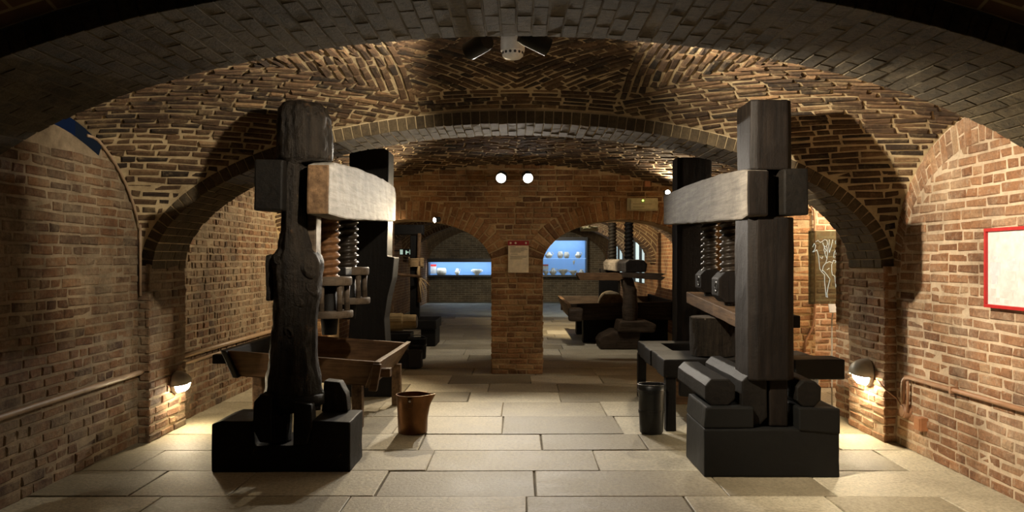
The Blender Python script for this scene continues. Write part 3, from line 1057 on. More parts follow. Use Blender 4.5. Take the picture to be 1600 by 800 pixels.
# ---- left wine press -------------------------------------------------------
def left_press():
    t = thing('wine_press', 'old screw press with a gnarled tree-trunk post and white-lit beam on the left', 'wine press', (-1.65, 5.8, 0))
    prof = [(-2.15, 0), (-1.175, 0), (-1.175, 0.355), (-1.45, 0.365), (-1.46, 0.19), (-1.84, 0.19), (-1.86, 0.36), (-2.08, 0.365), (-2.15, 0.34)]
    obj('base_block', MB().rprism(prof, 5.6, 6.05, 0.012, 0.006), 'dark_wood_x', t, label='black notched sill block')
    secs = [(0.19, -1.71, 5.74, 0.075, 0.11), (0.40, -1.71, 5.74, 0.08, 0.12), (0.41, -1.64, 5.78, 0.2, 0.15), (0.50, -1.636, 5.8, 0.215, 0.17), (0.60, -1.635, 5.8, 0.195, 0.17),
            (0.78, -1.626, 5.8, 0.165, 0.165), (1.05, -1.612, 5.8, 0.15, 0.16), (1.3, -1.604, 5.8, 0.168, 0.17), (1.48, -1.602, 5.8, 0.18, 0.17), (1.53, -1.606, 5.8, 0.165, 0.16),
            (1.58, -1.608, 5.8, 0.122, 0.15), (1.75, -1.612, 5.8, 0.094, 0.15), (2.19, -1.61, 5.8, 0.086, 0.15), (2.22, -1.545, 5.8, 0.205, 0.18), (2.3, -1.538, 5.8, 0.207, 0.19), (2.52, -1.542, 5.8, 0.192, 0.185),
            (2.59, -1.555, 5.8, 0.175, 0.165), (2.635, -1.565, 5.8, 0.13, 0.12), (2.645, -1.565, 5.8, 0.05, 0.05)]
    post = obj('post', MB().trunk(secs, 56, 0.024, 0.018, 3.1), 'trunk_wood', t, True, label='gnarled dark tree-trunk post')
    for (x, y, z, r, d) in ((-1.485, 5.675, 1.43, 0.04, (0.7, -1, 0.5)), (-1.70, 5.665, 1.5, 0.035, (-0.3, -1, 0.3)), (-1.47, 5.7, 1.3, 0.045, (0.8, -1, 0.2)), (-1.62, 5.635, 0.98, 0.028, (0, -1, 0)), (-1.56, 5.645, 1.2, 0.03, (0.2, -1, 0.1)), (-1.5, 5.635, 2.33, 0.028, (0.1, -1, 0)), (-1.43, 5.64, 2.34, 0.02, (0.2, -1, 0))):
        mb = MB()
        mb.lathe([(r * 1.3, -0.05), (r * 1.25, -0.015), (r, 0.0), (r * 0.75, 0.006), (r * 0.5, -0.006), (r * 0.25, -0.012), (0.001, -0.012)], (x, y, z), 14, Vector(d), sx=1.0, sy=1.4)
        for k, q in enumerate(mb.v):
            w = noise.noise_vector(Vector(q) * 22) * 0.012
            mb.v[k] = (q[0] + w.x, q[1] + w.y * 0.5, q[2] + w.z)
        obj('knot', mb, 'trunk_wood', post, True)
    obj('branch_stub', MB().rbox(-1.81, -1.76, 5.72, 5.82, 1.2, 1.53, 0.015, 0.008, 0.08), 'trunk_wood', post)
    obj('cheek_piece', MB().rbox(-1.52, -1.45, 5.75, 5.9, 1.5, 1.83, 0.01, 0.005, 0.1), 'cage_wood', t)
    band = MB()
    band.lathe([(0.21, 0.44), (0.232, 0.45), (0.232, 0.52), (0.205, 0.53)], (-1.636, 5.79, 0), 36, sx=1.0, sy=0.82)
    obj('foot_collar', band, 'dark_wood', t, True)
    obj('wedge', MB().rprism([(-1.72, 0.21), (-1.72, 0.545), (-1.80, 0.555), (-1.845, 0.5), (-1.85, 0.32), (-1.80, 0.22)], 5.57, 5.7, 0.012, 0.004), 'dark_wood', t)
    obj('wedge', MB().rprism([(-1.57, 0.19), (-1.47, 0.2), (-1.44, 0.33), (-1.445, 0.48), (-1.57, 0.5)], 5.58, 5.72, 0.012, 0.004), 'dark_wood', t)
    obj('wedge', MB().rprism([(-1.46, 0.36), (-1.26, 0.36), (-1.27, 0.5), (-1.32, 0.585), (-1.44, 0.6)], 5.92, 6.06, 0.015, 0.008), 'trunk_wood', t)
    bm1 = MB().rprism([(5.58, 1.815), (6.2, 1.81), (7.4, 1.86), (8.66, 1.915), (8.67, 2.2), (8.6, 2.275), (8.2, 2.29), (7.4, 2.285), (6.4, 2.245), (5.8, 2.205), (5.6, 2.165)], -1.477, -1.32, 0.014, 0.007, 0.12, axis='x')
    o = obj('beam', bm1, 'grey_wood', t, label='thick pale grey beam facing the aisle')
    end_mat(o, 'brown_wood_y')
    bm2 = MB().rprism([(5.56, 1.84), (8.66, 1.915), (8.66, 2.27), (5.58, 2.2)], -1.84, -1.64, 0.016, 0.006, 0.12, axis='x')
    obj('beam', bm2, 'dark_wood_y', t, label='black beam on the wall side of the post')
    # rear post with a waist and a flared foot
    prof = [(-1.9, 0.0), (-1.36, 0.0), (-1.37, 0.25), (-1.43, 0.55), (-1.45, 0.85), (-1.41, 1.1), (-1.36, 1.3), (-1.34, 1.52), (-1.42, 1.53), (-1.41, 1.9), (-1.40, 2.68), (-1.45, 2.71), (-1.83, 2.7), (-1.84, 2.1), (-1.84, 1.4), (-1.82, 0.9), (-1.86, 0.4)]
    obj('rear_post', MB().rprism(prof, 8.68, 9.05, 0.012, 0.004, 0.2), 'dark_wood', t)
    # two wooden screws, each with a lantern wheel
    for (y, r, zd, mat) in ((6.45, 0.1, 1.31, 'screw_wood'), (7.2, 0.1, 1.38, 'screw_dark')):
        s = obj('screw', MB().screw(-1.535, y, zd, 1.86, r, 0.026, 0.06, 26), mat, t)
        smooth_by_angle(s, 55)
        c = obj('lantern_wheel', MB().lathe([(0.001, zd - 0.28), (0.185, zd - 0.28), (0.19, zd - 0.27), (0.19, zd - 0.235), (0.185, zd - 0.225), (0.001, zd - 0.225)], (-1.52, y, 0), 28), 'cage_wood', t)
        smooth_by_angle(c)
        d = obj('upper_disc', MB().lathe([(0.1, zd - 0.02), (0.175, zd - 0.02), (0.18, zd - 0.01), (0.18, zd + 0.04), (0.17, zd + 0.05), (0.1, zd + 0.05)], (-1.52, y, 0), 28), 'cage_wood', c)
        smooth_by_angle(d)
        for k in range(6):
            an = k * PI / 3 + 0.3
            x, yy = -1.52 + 0.14 * math.cos(an), y + 0.14 * math.sin(an)
            obj('bar', MB().lathe([(0.025, zd - 0.23), (0.02, zd - 0.12), (0.026, zd - 0.015)], (x, yy, 0), 10), 'cage_wood', c, True)
        obj('hub', MB().lathe([(0.06, zd - 0.42), (0.07, zd - 0.3), (0.06, zd - 0.02)], (-1.52, y, 0), 16), 'dark_wood', c, True)
    obj('cross_arm', MB().rbox(-1.62, -1.44, 6.7, 6.95, 1.36, 1.43, 0.01, 0.004), 'dark_wood_y', t)
left_press()

# ---- wooden trough beside it
def trough():
    t = thing('pressing_trough', 'long flared brown wooden trough behind the gnarled trunk post', 'trough', (-1.85, 7.6, 0))
    fn = lambda c: (c[0], c[1], c[2] - (c[0] + 1.2) * 0.075)
    mb = rhexa(MB(), [(-2.42, 6.93, 0.40), (-1.27, 6.93, 0.40), (-1.27, 6.97, 0.40), (-2.42, 6.97, 0.40), (-2.5, 6.82, 0.62), (-1.21, 6.82, 0.62), (-1.21, 6.865, 0.62), (-2.5, 6.865, 0.62)], fn=fn)
    obj('side_board', mb, 'brown_wood', t)
    mb = rhexa(MB(), [(-2.42, 8.28, 0.40), (-1.27, 8.28, 0.40), (-1.27, 8.32, 0.40), (-2.42, 8.32, 0.40), (-2.5, 8.40, 0.62), (-1.19, 8.40, 0.62), (-1.19, 8.445, 0.62), (-2.5, 8.445, 0.62)], fn=fn)
    obj('side_board', mb, 'brown_wood', t)
    mb = rhexa(MB(), [(-1.32, 6.88, 0.38), (-1.27, 6.88, 0.38), (-1.27, 8.38, 0.38), (-1.32, 8.38, 0.38), (-1.22, 6.78, 0.625), (-1.17, 6.78, 0.625), (-1.13, 8.5, 0.625), (-1.18, 8.5, 0.625)], fn=fn)
    e = obj('end_board', mb, 'brown_wood_y', t)
    obj('batten', rhexa(MB(), [(-1.27, 6.79, 0.37), (-1.2, 6.79, 0.37), (-1.2, 6.85, 0.37), (-1.27, 6.85, 0.37), (-1.225, 6.75, 0.61), (-1.155, 6.75, 0.61), (-1.155, 6.81, 0.61), (-1.225, 6.81, 0.61)], fn=fn), 'brown_wood', e)
    obj('tenon', MB().rbox(-1.24, -1.12, 7.02, 7.12, 0.46, 0.535, 0.006, 0.002), 'brown_wood', e)
    mb = rhexa(MB(), [(-2.46, 6.88, 0.38), (-2.41, 6.88, 0.38), (-2.41, 8.38, 0.38), (-2.46, 8.38, 0.38), (-2.53, 6.78, 0.625), (-2.48, 6.78, 0.625), (-2.48, 8.46, 0.625), (-2.53, 8.46, 0.625)], fn=fn)
    e = obj('end_board', mb, 'dark_wood_y', t)
    obj('handle', MB().rbox(-2.62, -2.5, 6.84, 6.92, 0.6, 0.68, 0.008, 0.003), 'dark_wood_x', e)
    obj('floor_board', MB().rbox(-2.42, -1.28, 6.95, 8.31, 0.385, 0.42, 0.004, 0.002, fn=fn), 'brown_wood', t)
    for x, y in ((-1.24, 8.2), (-1.42, 7.1), (-2.3, 7.1), (-2.3, 8.2)):
        obj('leg', MB().rbox(x - 0.045, x + 0.045, y - 0.05, y + 0.05, 0, 0.42 - (x + 1.2) * 0.06, 0.008, 0.004), 'brown_wood_y', t)
trough()

# ---- copper bucket with a spout
def copper_bucket():
    t = thing('spouted_bucket', 'brown copper bucket with a pouring spout on the flagstones', 'bucket', (-0.9, 6.87, 0.004))
    n = 40
    def ring(r, z, sp):
        out = []
        for j in range(n):
            an = 2 * PI * j / n - PI
            d = an + 0.12
            k = 1 + sp * math.exp(-(d / 0.26) ** 2)
            out.append((-0.9 + r * k * math.cos(an), 6.87 + r * k * math.sin(an), z + 0.25 * sp * 0.05 * math.exp(-(d / 0.3) ** 2)))
        return out
    prof = [(0.001, 0.006, 0), (0.118, 0.006, 0), (0.126, 0.016, 0), (0.129, 0.12, 0.0), (0.132, 0.2, 0.04), (0.136, 0.27, 0.22), (0.139, 0.325, 0.42), (0.144, 0.332, 0.42), (0.144, 0.338, 0.42), (0.136, 0.338, 0.41), (0.132, 0.27, 0.2), (0.126, 0.12, 0), (0.12, 0.03, 0), (0.001, 0.03, 0)]
    o = obj('vessel', MB().loft([ring(*p) for p in prof], cap=False), 'copper', t)
    smooth_by_angle(o, 50)
    mb = MB().rbox(-0.925, -0.885, 6.715, 6.735, 0.24, 0.325, 0.006, 0, 0)
    e = obj('ear', mb, 'copper', t)
    obj('rivet', MB().lathe([(0.001, -0.002), (0.01, 0), (0.007, 0.008), (0.001, 0.009)], (-0.905, 6.716, 0.3), 10, Vector((0, -1, 0))), 'lamp_metal', e, True)
copper_bucket()

# ---- black pail
def black_pail():
    t = thing('tall_pail', 'tall black pail standing on the floor before the right press table', 'pail', (1.155, 6.85, 0.004))
    c = (1.155, 6.85, 0)
    o = obj('vessel', MB().lathe([(0.001, 0.006), (0.09, 0.006), (0.1, 0.02), (0.106, 0.16), (0.108, 0.2), (0.113, 0.34), (0.117, 0.42), (0.11, 0.425), (0.104, 0.34), (0.095, 0.05), (0.001, 0.04)], c, 32, sx=1.0, sy=0.85), 'black_pail', t)
    smooth_by_angle(o, 60)
    for z, r in ((0.195, 0.1085), (0.37, 0.1155)):
        h = obj('hoop', MB().lathe([(r - 0.006, z - 0.014), (r + 0.004, z - 0.012), (r + 0.004, z + 0.012), (r - 0.004, z + 0.014)], c, 32, sx=1.0, sy=0.85), 'black_pail', t)
        smooth_by_angle(h, 50)
    rim = [(c[0] + 0.115 * math.cos(a), c[1] + 0.098 * math.sin(a), 0.425) for a in [2 * PI * k / 32 for k in range(33)]]
    obj('rim', MB().tube(rim, 0.006, 8), 'black_pail', t, True)
    obj('ear', MB().rbox(1.235, 1.255, 6.83, 6.87, 0.33, 0.44, 0.004, 0, 0), 'black_pail', t)
black_pail()

# ---- right wine press ------------------------------------------------------
def right_press():
    t = thing('wine_press', 'squared-timber double-screw press with a grey cracked beam on the right', 'wine press', (1.75, 5.75, 0))
    obj('base_block', MB().rprism([(1.284, 0), (2.217, 0), (2.217, 0.32), (1.9, 0.335), (1.284, 0.335)], 5.47, 6.05, 0.014, 0.005), 'black_block', t)
    obj('upper_sill', MB().rprism([(1.284, 0.338), (1.63, 0.338), (1.63, 0.48), (1.3, 0.48)], 5.48, 6.05, 0.012, 0.004), 'black_block', t)
    obj('upper_sill', MB().rprism([(1.93, 0.325), (2.217, 0.3), (2.217, 0.475), (1.93, 0.482)], 5.46, 6.05, 0.012, 0.004), 'black_block', t)
    def log_oct(x0, x1, z0, z1, y0, y1, c):
        return MB().rprism([(x0 + c, z0), (x1 - c, z0), (x1, z0 + c), (x1, z1 - c), (x1 - c, z1), (x0 + c, z1), (x0, z1 - c), (x0, z0 + c)], y0, y1, 0.01, 0.006)
    obj('sleeper', log_oct(1.31, 1.52, 0.48, 0.665, 5.55, 6.5, 0.045), 'dark_wood_y', t)
    obj('sleeper', log_oct(1.56, 1.735, 0.35, 0.7, 5.53, 6.6, 0.05), 'dark_wood_y', t)
    obj('sleeper', log_oct(1.93, 2.1, 0.48, 0.66, 5.5, 6.5, 0.045), 'dark_wood_y', t)
    p = MB().rprism([(1.6, 5.52), (1.66, 5.49), (1.87, 5.49), (1.925, 5.54), (1.925, 5.86), (1.6, 5.86)], 0.66, 1.79, 0.012, 0.006, 0.12, axis='z')
    p.rprism([(1.615, 5.52), (1.66, 5.5), (1.87, 5.5), (1.912, 5.55), (1.912, 5.86), (1.615, 5.86)], 2.12, 2.605, 0.014, 0.006, 0.12, axis='z')
    p.rbox(1.726, 1.812, 5.58, 5.84, 1.75, 2.16, 0.008, 0.003)
    p.rbox(1.752, 1.88, 5.53, 5.8, 0.34, 0.7, 0.01, 0.003)
    obj('post', p, 'post_wood', t, label='squared dark timber post')
    def sl(c):
        k = max(0, min(1, (c[1] - 5.5) / 3.2))
        return (c[0] + 0.02 * k, c[1], c[2])
    b = MB().rprism([(5.45, 1.80), (5.6, 1.78), (7.0, 1.82), (8.68, 1.875), (8.7, 2.19), (8.64, 2.2), (7.2, 2.19), (6.2, 2.165), (5.6, 2.13), (5.45, 2.11)], 1.575, 1.722, 0.014, 0.006, 0.12, axis='x', fn=sl)
    o = obj('beam', b, 'grey_wood2', t, label='grey cracked beam facing the aisle')
    end_mat(o, 'post_wood')
    b = MB().rprism([(5.42, 1.80), (8.7, 1.875), (8.7, 2.19), (5.42, 2.12)], 1.815, 1.985, 0.014, 0.006, 0.12, axis='x')
    obj('beam', b, 'dark_wood_y', t, label='black beam on the wall side of the post')
    r = MB().rprism([(1.745, 8.7), (1.8, 8.68), (2.12, 8.68), (2.12, 9.0), (1.75, 9.0)], 0.0, 2.61, 0.012, 0.006, 0.15, axis='z')
    obj('rear_post', r, 'post_wood', t)
    for (y, x, r, zd, sc) in ((6.85, 1.83, 0.088, 1.38, 1.12), (7.65, 1.845, 0.082, 1.39, 0.95)):
        s = obj('screw', MB().screw(x, y, zd, 1.9, r, 0.024, 0.058, 24), 'screw_dark', t)
        smooth_by_angle(s, 55)
        a, c = 0.115 * sc, 0.05 * sc
        zc = zd - 0.105 * sc
        nb = MB().rprism([(x - a + c, zc - a), (x + a - c, zc - a), (x + a, zc - a + c), (x + a, zc + a - c), (x + a - c, zc + a), (x - a + c, zc + a), (x - a, zc + a - c), (x - a, zc - a + c)], y - 0.12, y + 0.12, 0.008, 0.004)
        nu = obj('nut_block', nb, 'post_wood', t)
        ring = [(x - a * 0.95, y - 0.05 + 0.04 * math.cos(q), zc + 0.04 * math.sin(q)) for q in [2 * PI * k / 20 for k in range(21)]]
        obj('ring', MB().tube(ring, 0.014, 8), 'black_pail', nu, True)
        obj('spindle', MB().lathe([(0.035, zc - a - 0.16), (0.035, zc - a - 0.1), (0.05, zc - a - 0.02), (0.05, zc - a + 0.02)], (x, y, 0), 14), 'black_pail', nu, True)
    b = MB().rbox(1.72, 2.0, 6.2, 8.1, -0.06, 0.05, 0.008, 0.003, fn=lambda c: (c[0], c[1], c[2] + 1.02 + (c[1] - 6.2) * 0.052))
    obj('press_board', b, 'brown_wood_y', t, label='pale-edged board under the screws')
    # frame that carries the board
    obj('guide', MB().rbox(2.0, 2.1, 5.9, 8.66, 0.99, 1.08, 0.008, 0.003), 'dark_wood_y', t)
right_press()

# ---- table of the right press
def press_table():
    t = thing('press_table', 'low black timber table of heavy planks under the right press', 'table', (1.98, 7.85, 0))
    ys = [(6.9, 7.26), (7.275, 7.64), (7.655, 8.02), (8.035, 8.4), (8.415, 8.66)]
    for k, (a, b) in enumerate(ys):
        dx = (0.0, 0.02, 0.01, 0.025, 0.04)[k]
        if k in (0, 1, 4):
            obj('plank', MB().rbox(1.27 + dx, 2.69, a, b, 0.47, 0.63 - 0.004 * k, 0.014, 0.004), ('dark_wood_x', 'post_wood', 'dark_wood_x', 'dark_wood_x', 'dark_wood_x')[k], t)
        else:
            obj('end_block', MB().rbox(1.27 + dx, 1.5, a, b, 0.47, 0.625, 0.014, 0.004), 'dark_wood_x', t)
            obj('tray_board', MB().rbox(1.5, 2.69, a, b, 0.47, 0.52, 0.006, 0.003), 'dark_wood_x', t)
    for x, y in ((1.34, 6.98), (1.36, 8.7), (2.58, 6.98), (2.58, 8.7)):
        obj('leg', MB().rbox(x - 0.045, x + 0.045, y - 0.05, y + 0.05, 0, 0.48, 0.01, 0.004), 'dark_wood', t)
    obj('stretcher', MB().rbox(1.42, 2.55, 6.95, 7.02, 0.3, 0.47, 0.01, 0.003, fn=lambda c: (c[0], c[1], c[2] - 0.06 * (c[0] - 1.42))), 'dark_wood_x', t)
    obj('end_bolster', MB().rbox(2.3, 2.72, 6.6, 6.88, 0.5, 0.67, 0.014, 0.005), 'black_block', t)
press_table()

def stump():
    t = thing('press_stump', 'short bark-covered log standing upright under the press board', 'log', (1.76, 7.2, 0.637))
    secs = [(0.64, 1.765, 7.2, 0.2, 0.2), (0.7, 1.765, 7.2, 0.197, 0.197), (0.9, 1.765, 7.2, 0.2, 0.2), (0.975, 1.765, 7.2, 0.202, 0.2)]
    obj('bark', MB().trunk(secs, 44, 0.012, 0.03, 9.0), 'bark', t)
    obj('sawn_top', MB().lathe([(0.001, 0.965), (0.19, 0.965), (0.19, 0.982), (0.001, 0.985)], (1.765, 7.2, 0), 32), 'stump_top', t)
stump()

def crate():
    t = thing('wooden_crate', 'small brown wooden crate on the floor under the black table', 'crate', (1.76, 8.3, 0))
    for k in range(2):
        x0 = 1.57 + 0.2 * k
        obj('front_board', MB().rbox(x0, x0 + 0.19, 8.2, 8.23, 0.006, 0.24, 0.004, 0.002), 'brown_wood', t)
    obj('box_body', MB().rbox(1.58, 1.95, 8.23, 8.5, 0.006, 0.23, 0.004, 0.002), 'brown_wood', t)
crate()

# ---- wall lamps -------------------------------------------------------------
def wall_lamp(sx, y, z, label, R):
    x = sx * 2.995
    t = thing('wall_lamp', label, 'lamp', (x, y, z - R), group='hooded wall lamps')
    ax = Vector((-sx, 0, 0))
    o = obj('back_plate', MB().lathe([(0.001, -0.004), (R * 0.95, -0.004), (R * 0.98, 0.01), (R * 0.9, 0.03), (0.001, 0.03)], (x, y, z), 32, ax), 'lamp_metal', t)
    smooth_by_angle(o)
    g = MB().lathe([(R * 0.82, 0.028), (R * 0.82, 0.05), (R * 0.74, 0.085), (R * 0.5, 0.112), (R * 0.2, 0.124), (0.001, 0.126)], (x, y, z), 32, ax)
    obj('globe', g, 'lamp_glow', t, True, label='glowing frosted globe')
    # hood over the upper half
    mb = MB()
    def hp(a, b, rr):
        # a along the rim from side to side, b from the wall to the nose
        phi = math.radians(-12 + 204 * a)
        th = b * PI / 2
        r = rr * math.cos(th) ** 0.8
        d = 0.01 + (rr + 0.02) * math.sin(th)
        return Vector((x, y, z)) + ax * d + Vector((0, math.cos(phi), math.sin(phi))) * r
    def tilt(p):
        return p
    grid(mb, lambda u, v: hp(u, v * 0.98, R * 1.03), 28, 10)
    grid(mb, lambda u, v: hp(u, v * 0.98, R * 0.96), 28, 10, flip=True)
    n = len(mb.v) // 2
    for b in range(10):
        for a in (0, 28):
            i = b * 29 + a
            mb.f.append((i, i + 29, i + 29 + n, i + n))
    obj('hood', mb, 'lamp_metal', t, True, label='grey metal eyelid hood')
    return t
wall_lamp(-1, 6.98, 0.42, 'glowing hooded lamp low on the left wall pilaster', 0.1)
wall_lamp(1, 6.8, 0.53, 'glowing hooded lamp low on the right wall pilaster', 0.12)

# ---- spotlights --------------------------------------------------------------
def spotlight(loc, target, power, color, label, group, glow=True, r=0.04, length=0.11, angle=110, blend=0.5, mount=(0, 0, 0.08), body='spot_body', lens='spot_glow'):
    t = thing('spotlight', label, 'spotlight', loc, group=group)
    d = (Vector(target) - Vector(loc)).normalized()
    o = obj('housing', MB().lathe([(r * 0.5, -length), (r * 0.9, -length), (r, -length * 0.85), (r, 0.0), (r * 0.9, 0.0), (r * 0.85, -0.012), (0.001, -0.012)], loc, 24, d), body, t)
    smooth_by_angle(o)
    obj('lens', MB().lathe([(r * 0.84, -0.011), (r * 0.8, -0.006), (0.001, -0.002)], loc, 24, d), lens, t, True, label='shining lamp face')
    base = Vector(loc) - d * length * 0.6
    m = base + Vector(mount)
    obj('bracket', MB().tube([base, base * 0.5 + m * 0.5, m], 0.012, 8).box(m.x - 0.03, m.x + 0.03, m.y - 0.03, m.y + 0.03, m.z - 0.008, m.z + 0.008), body, t)
    add_light('spot_beam', 'SPOT', tuple(Vector(loc) + d * 0.012), power, color, t, target, angle, blend, 0.035)
    return t
spotlight((-0.207, 10.2, 2.535), (-0.75, 5.4, 0.2), W_BACK, C_NEUT, 'bright spotlight above the pillar, left of the pair', 'spotlights above the pillar', angle=80, blend=0.85, mount=(0, 0.13, 0.06), r=0.07)
spotlight((0.14, 10.2, 2.535), (0.75, 5.4, 0.2), W_BACK, C_NEUT, 'bright spotlight above the pillar, right of the pair', 'spotlights above the pillar', angle=80, blend=0.85, mount=(0, 0.13, 0.06), r=0.07)
spotlight((0.17, 4.36, 2.66), (3.0, 5.35, 1.55), W_FRONT_R, C_WARM, 'dark spotlight under the front arch, right of the smoke detector', 'spotlights under the front arch', angle=104, blend=0.7, mount=(0, 0.0, 0.12), r=0.05, length=0.17)
spotlight((-0.26, 4.36, 2.64), (-2.3, 6.55, 2.1), W_FRONT_L, C_WARM, 'dark spotlight under the front arch, left of the smoke detector', 'spotlights under the front arch', angle=72, blend=0.6, mount=(0, 0.0, 0.12), r=0.05, length=0.15)
spotlight((-1.06, 10.2, 2.0), (-3.0, 8.3, 1.5), W_FAR * 1.7, (1.0, 0.8, 0.52), 'small bright spotlight under the left pillar-wall arch', 'small spotlights on the pillar wall', r=0.035, mount=(0, 0.1, 0.03), length=0.08, angle=150)
spotlight((1.94, 10.25, 2.36), (2.0, 8.2, 2.45), W_FAR * 0.7, (1.0, 0.8, 0.52), 'small bright spotlight beside the cream emergency light', 'small spotlights on the pillar wall', r=0.035, mount=(0, 0.1, 0.03), length=0.08, angle=155)

def smoke_detector():
    c = (-0.028, 5.05, 2.768)
    t = thing('smoke_detector', 'round white smoke detector on the vault crown', 'smoke detector', c)
    o = obj('base', MB().lathe([(0.001, 0.145), (0.075, 0.145), (0.078, 0.085), (0.076, 0.05), (0.06, 0.045)], c, 28), 'white_plastic', t); smooth_by_angle(o)
    o = obj('chamber', MB().lathe([(0.068, 0.05), (0.066, 0.02), (0.05, 0.005), (0.001, 0.0)], c, 28), 'white_plastic', t); smooth_by_angle(o)
    for k in range(14):
        a = 2 * PI * k / 14
        p = Vector(c) + Vector((0.066 * math.cos(a), 0.066 * math.sin(a), 0.036))
        obj('vent', MB().lathe([(0.009, -0.004), (0.009, 0.003), (0.001, 0.004)], p, 8, Vector((math.cos(a), math.sin(a), 0))), 'slot', t)
smoke_detector()

# ---- notices, lights and boxes on the pillar wall --------------------------------
def sign():
    t = thing('notice_board', 'cream notice with a red header hanging on the pillar', 'sign', (0.017, 10.365, 1.325))
    obj('panel', MB().rbox(-0.117, 0.15, 10.362, 10.372, 1.325, 1.685, 0.002, 0, 0), 'sign_paper', t)
    obj('header', MB().rbox(-0.12, 0.153, 10.358, 10.372, 1.678, 1.74, 0.002, 0, 0), 'sign_red', t)
    for x in (-0.085, -0.02, 0.115):
        obj('header_mark', MB().lathe([(0.001, 0), (0.014, 0), (0.012, 0.002), (0.001, 0.002)], (x, 10.358, 1.71), 10, Vector((0, -1, 0))), 'sign_paper', t)
    for z, a, b in ((1.662, -0.09, -0.02), (1.643, -0.09, 0.12), (1.626, -0.09, 0.135), (1.609, -0.09, 0.09), (1.592, -0.09, 0.05), (1.566, -0.08, 0.01), (1.54, -0.095, 0.13), (1.523, -0.09, 0.12), (1.506, -0.095, 0.07)):
        obj('text_line', MB().box(a, b, 10.3605, 10.3625, z - 0.003, z + 0.003), 'print', t)
sign()

def emergency_light(x0, x1, y, z0, z1, label, led):
    t = thing('emergency_light', label, 'emergency light', ((x0 + x1) / 2, y, z0), group='emergency lights')
    obj('housing', MB().rbox(x0, x1, y, y + 0.04, z0, z1, 0.008, 0, 0), 'fixture', t)
    obj('diffuser', MB().rbox(x0 + 0.04, x1 - 0.04, y - 0.025, y + 0.005, z0 + 0.015, z1 - 0.02, 0.008, 0, 0), 'fixture', t)
    if led:
        obj('indicator', MB().lathe([(0.001, 0), (0.012, 0), (0.008, 0.008), (0.001, 0.01)], ((x0 + x1) / 2, y - 0.025, z1 - 0.035), 10, Vector((0, -1, 0))), 'green_led', t)
        for z, a, b in ((z0 + 0.045, x0 + 0.07, (x0 + x1) / 2 + 0.02), (z0 + 0.085, x0 + 0.07, x1 - 0.08)):
            obj('text_line', MB().box(a, b, y - 0.027, y - 0.0245, z - 0.003, z + 0.003), 'print', t)
emergency_light(1.43, 1.83, 10.345, 2.13, 2.295, 'cream emergency light with a green indicator above the right arch', True)
emergency_light(0.97, 1.24, 12.2, 1.93, 2.0, 'small pale emergency light seen through the right arch', False)
obj_ = obj('bracket', MB().box(1.09, 1.12, 12.2, 12.22, 2.0, 2.85), 'fixture', bpy.data.objects['emergency_light.001'])
def junction(x0, x1, y0, y1, z0, z1, label, mat, lid):
    t = thing('junction_box', label, 'junction box', ((x0 + x1) / 2, (y0 + y1) / 2, z0))
    obj('body', MB().rbox(x0, x1, y0, y1, z0, z1, 0.006, 0, 0), mat, t)
    obj('lid', MB().rbox(*lid, 0.004, 0, 0), mat, t)
junction(1.655, 1.735, 10.35, 10.41, 2.44, 2.52, 'small red-brown junction box high on the pillar wall', 'box_orange', (1.66, 1.73, 10.342, 10.352, 2.445, 2.515))

# ---- right wall: map, pipe, boxes, cable ---------------------------------------
def framed_map():
    t = thing('framed_map', 'white map in a red frame on the right wall', 'picture', (3.07, 4.96, 1.19))
    x0, x1 = 3.045, 3.085
    y0, y1, z0, z1 = 4.72, 5.2, 1.187, 1.70
    for nm, b in (('frame_rail', (x0, x1, y0, y1, z0, z0 + 0.022)), ('frame_rail', (x0, x1, y0, y1, z1 - 0.022, z1)), ('frame_stile', (x0, x1, y0, y0 + 0.022, z0 + 0.022, z1 - 0.022)), ('frame_stile', (x0, x1, y1 - 0.022, y1, z0 + 0.022, z1 - 0.022))):
        obj(nm, MB().rbox(*b, 0.003, 0, 0), 'red', t)
    s = obj('sheet', MB().box(3.062, 3.08, y0 + 0.02, y1 - 0.02, z0 + 0.02, z1 - 0.02), 'paper', t, label='pale printed map sheet')
    def patch(m, a, b, c, d):
        # a,b from the left edge; c,d from the bottom, as fractions
        obj('printed_area', MB().box(3.0605, 3.0625, y1 - 0.02 - (y1 - y0 - 0.04) * b, y1 - 0.02 - (y1 - y0 - 0.04) * a, z0 + 0.02 + (z1 - z0 - 0.04) * c, z0 + 0.02 + (z1 - z0 - 0.04) * d), m, s)
    for q in (('pale_blue', 0.68, 0.92, 0.8, 0.92), ('pale_blue', 0.42, 0.74, 0.47, 0.6), ('pale_blue', 0.46, 0.66, 0.6, 0.63), ('pale_blue', 0.06, 0.3, 0.4, 0.58), ('pale_blue', 0.1, 0.24, 0.28, 0.4), ('pale_green', 0.38, 0.7, 0.22, 0.34), ('pale_green', 0.44, 0.66, 0.34, 0.46), ('pale_tan', 0.08, 0.2, 0.12, 0.22), ('pale_tan', 0.3, 0.6, 0.1, 0.19), ('pale_tan', 0.2, 0.28, 0.04, 0.1), ('pale_tan', 0.4, 0.55, 0.03, 0.08), ('pale_blue', 0.12, 0.26, 0.62, 0.66), ('pale_green', 0.8, 0.93, 0.08, 0.16)):
        patch(*q)
framed_map()

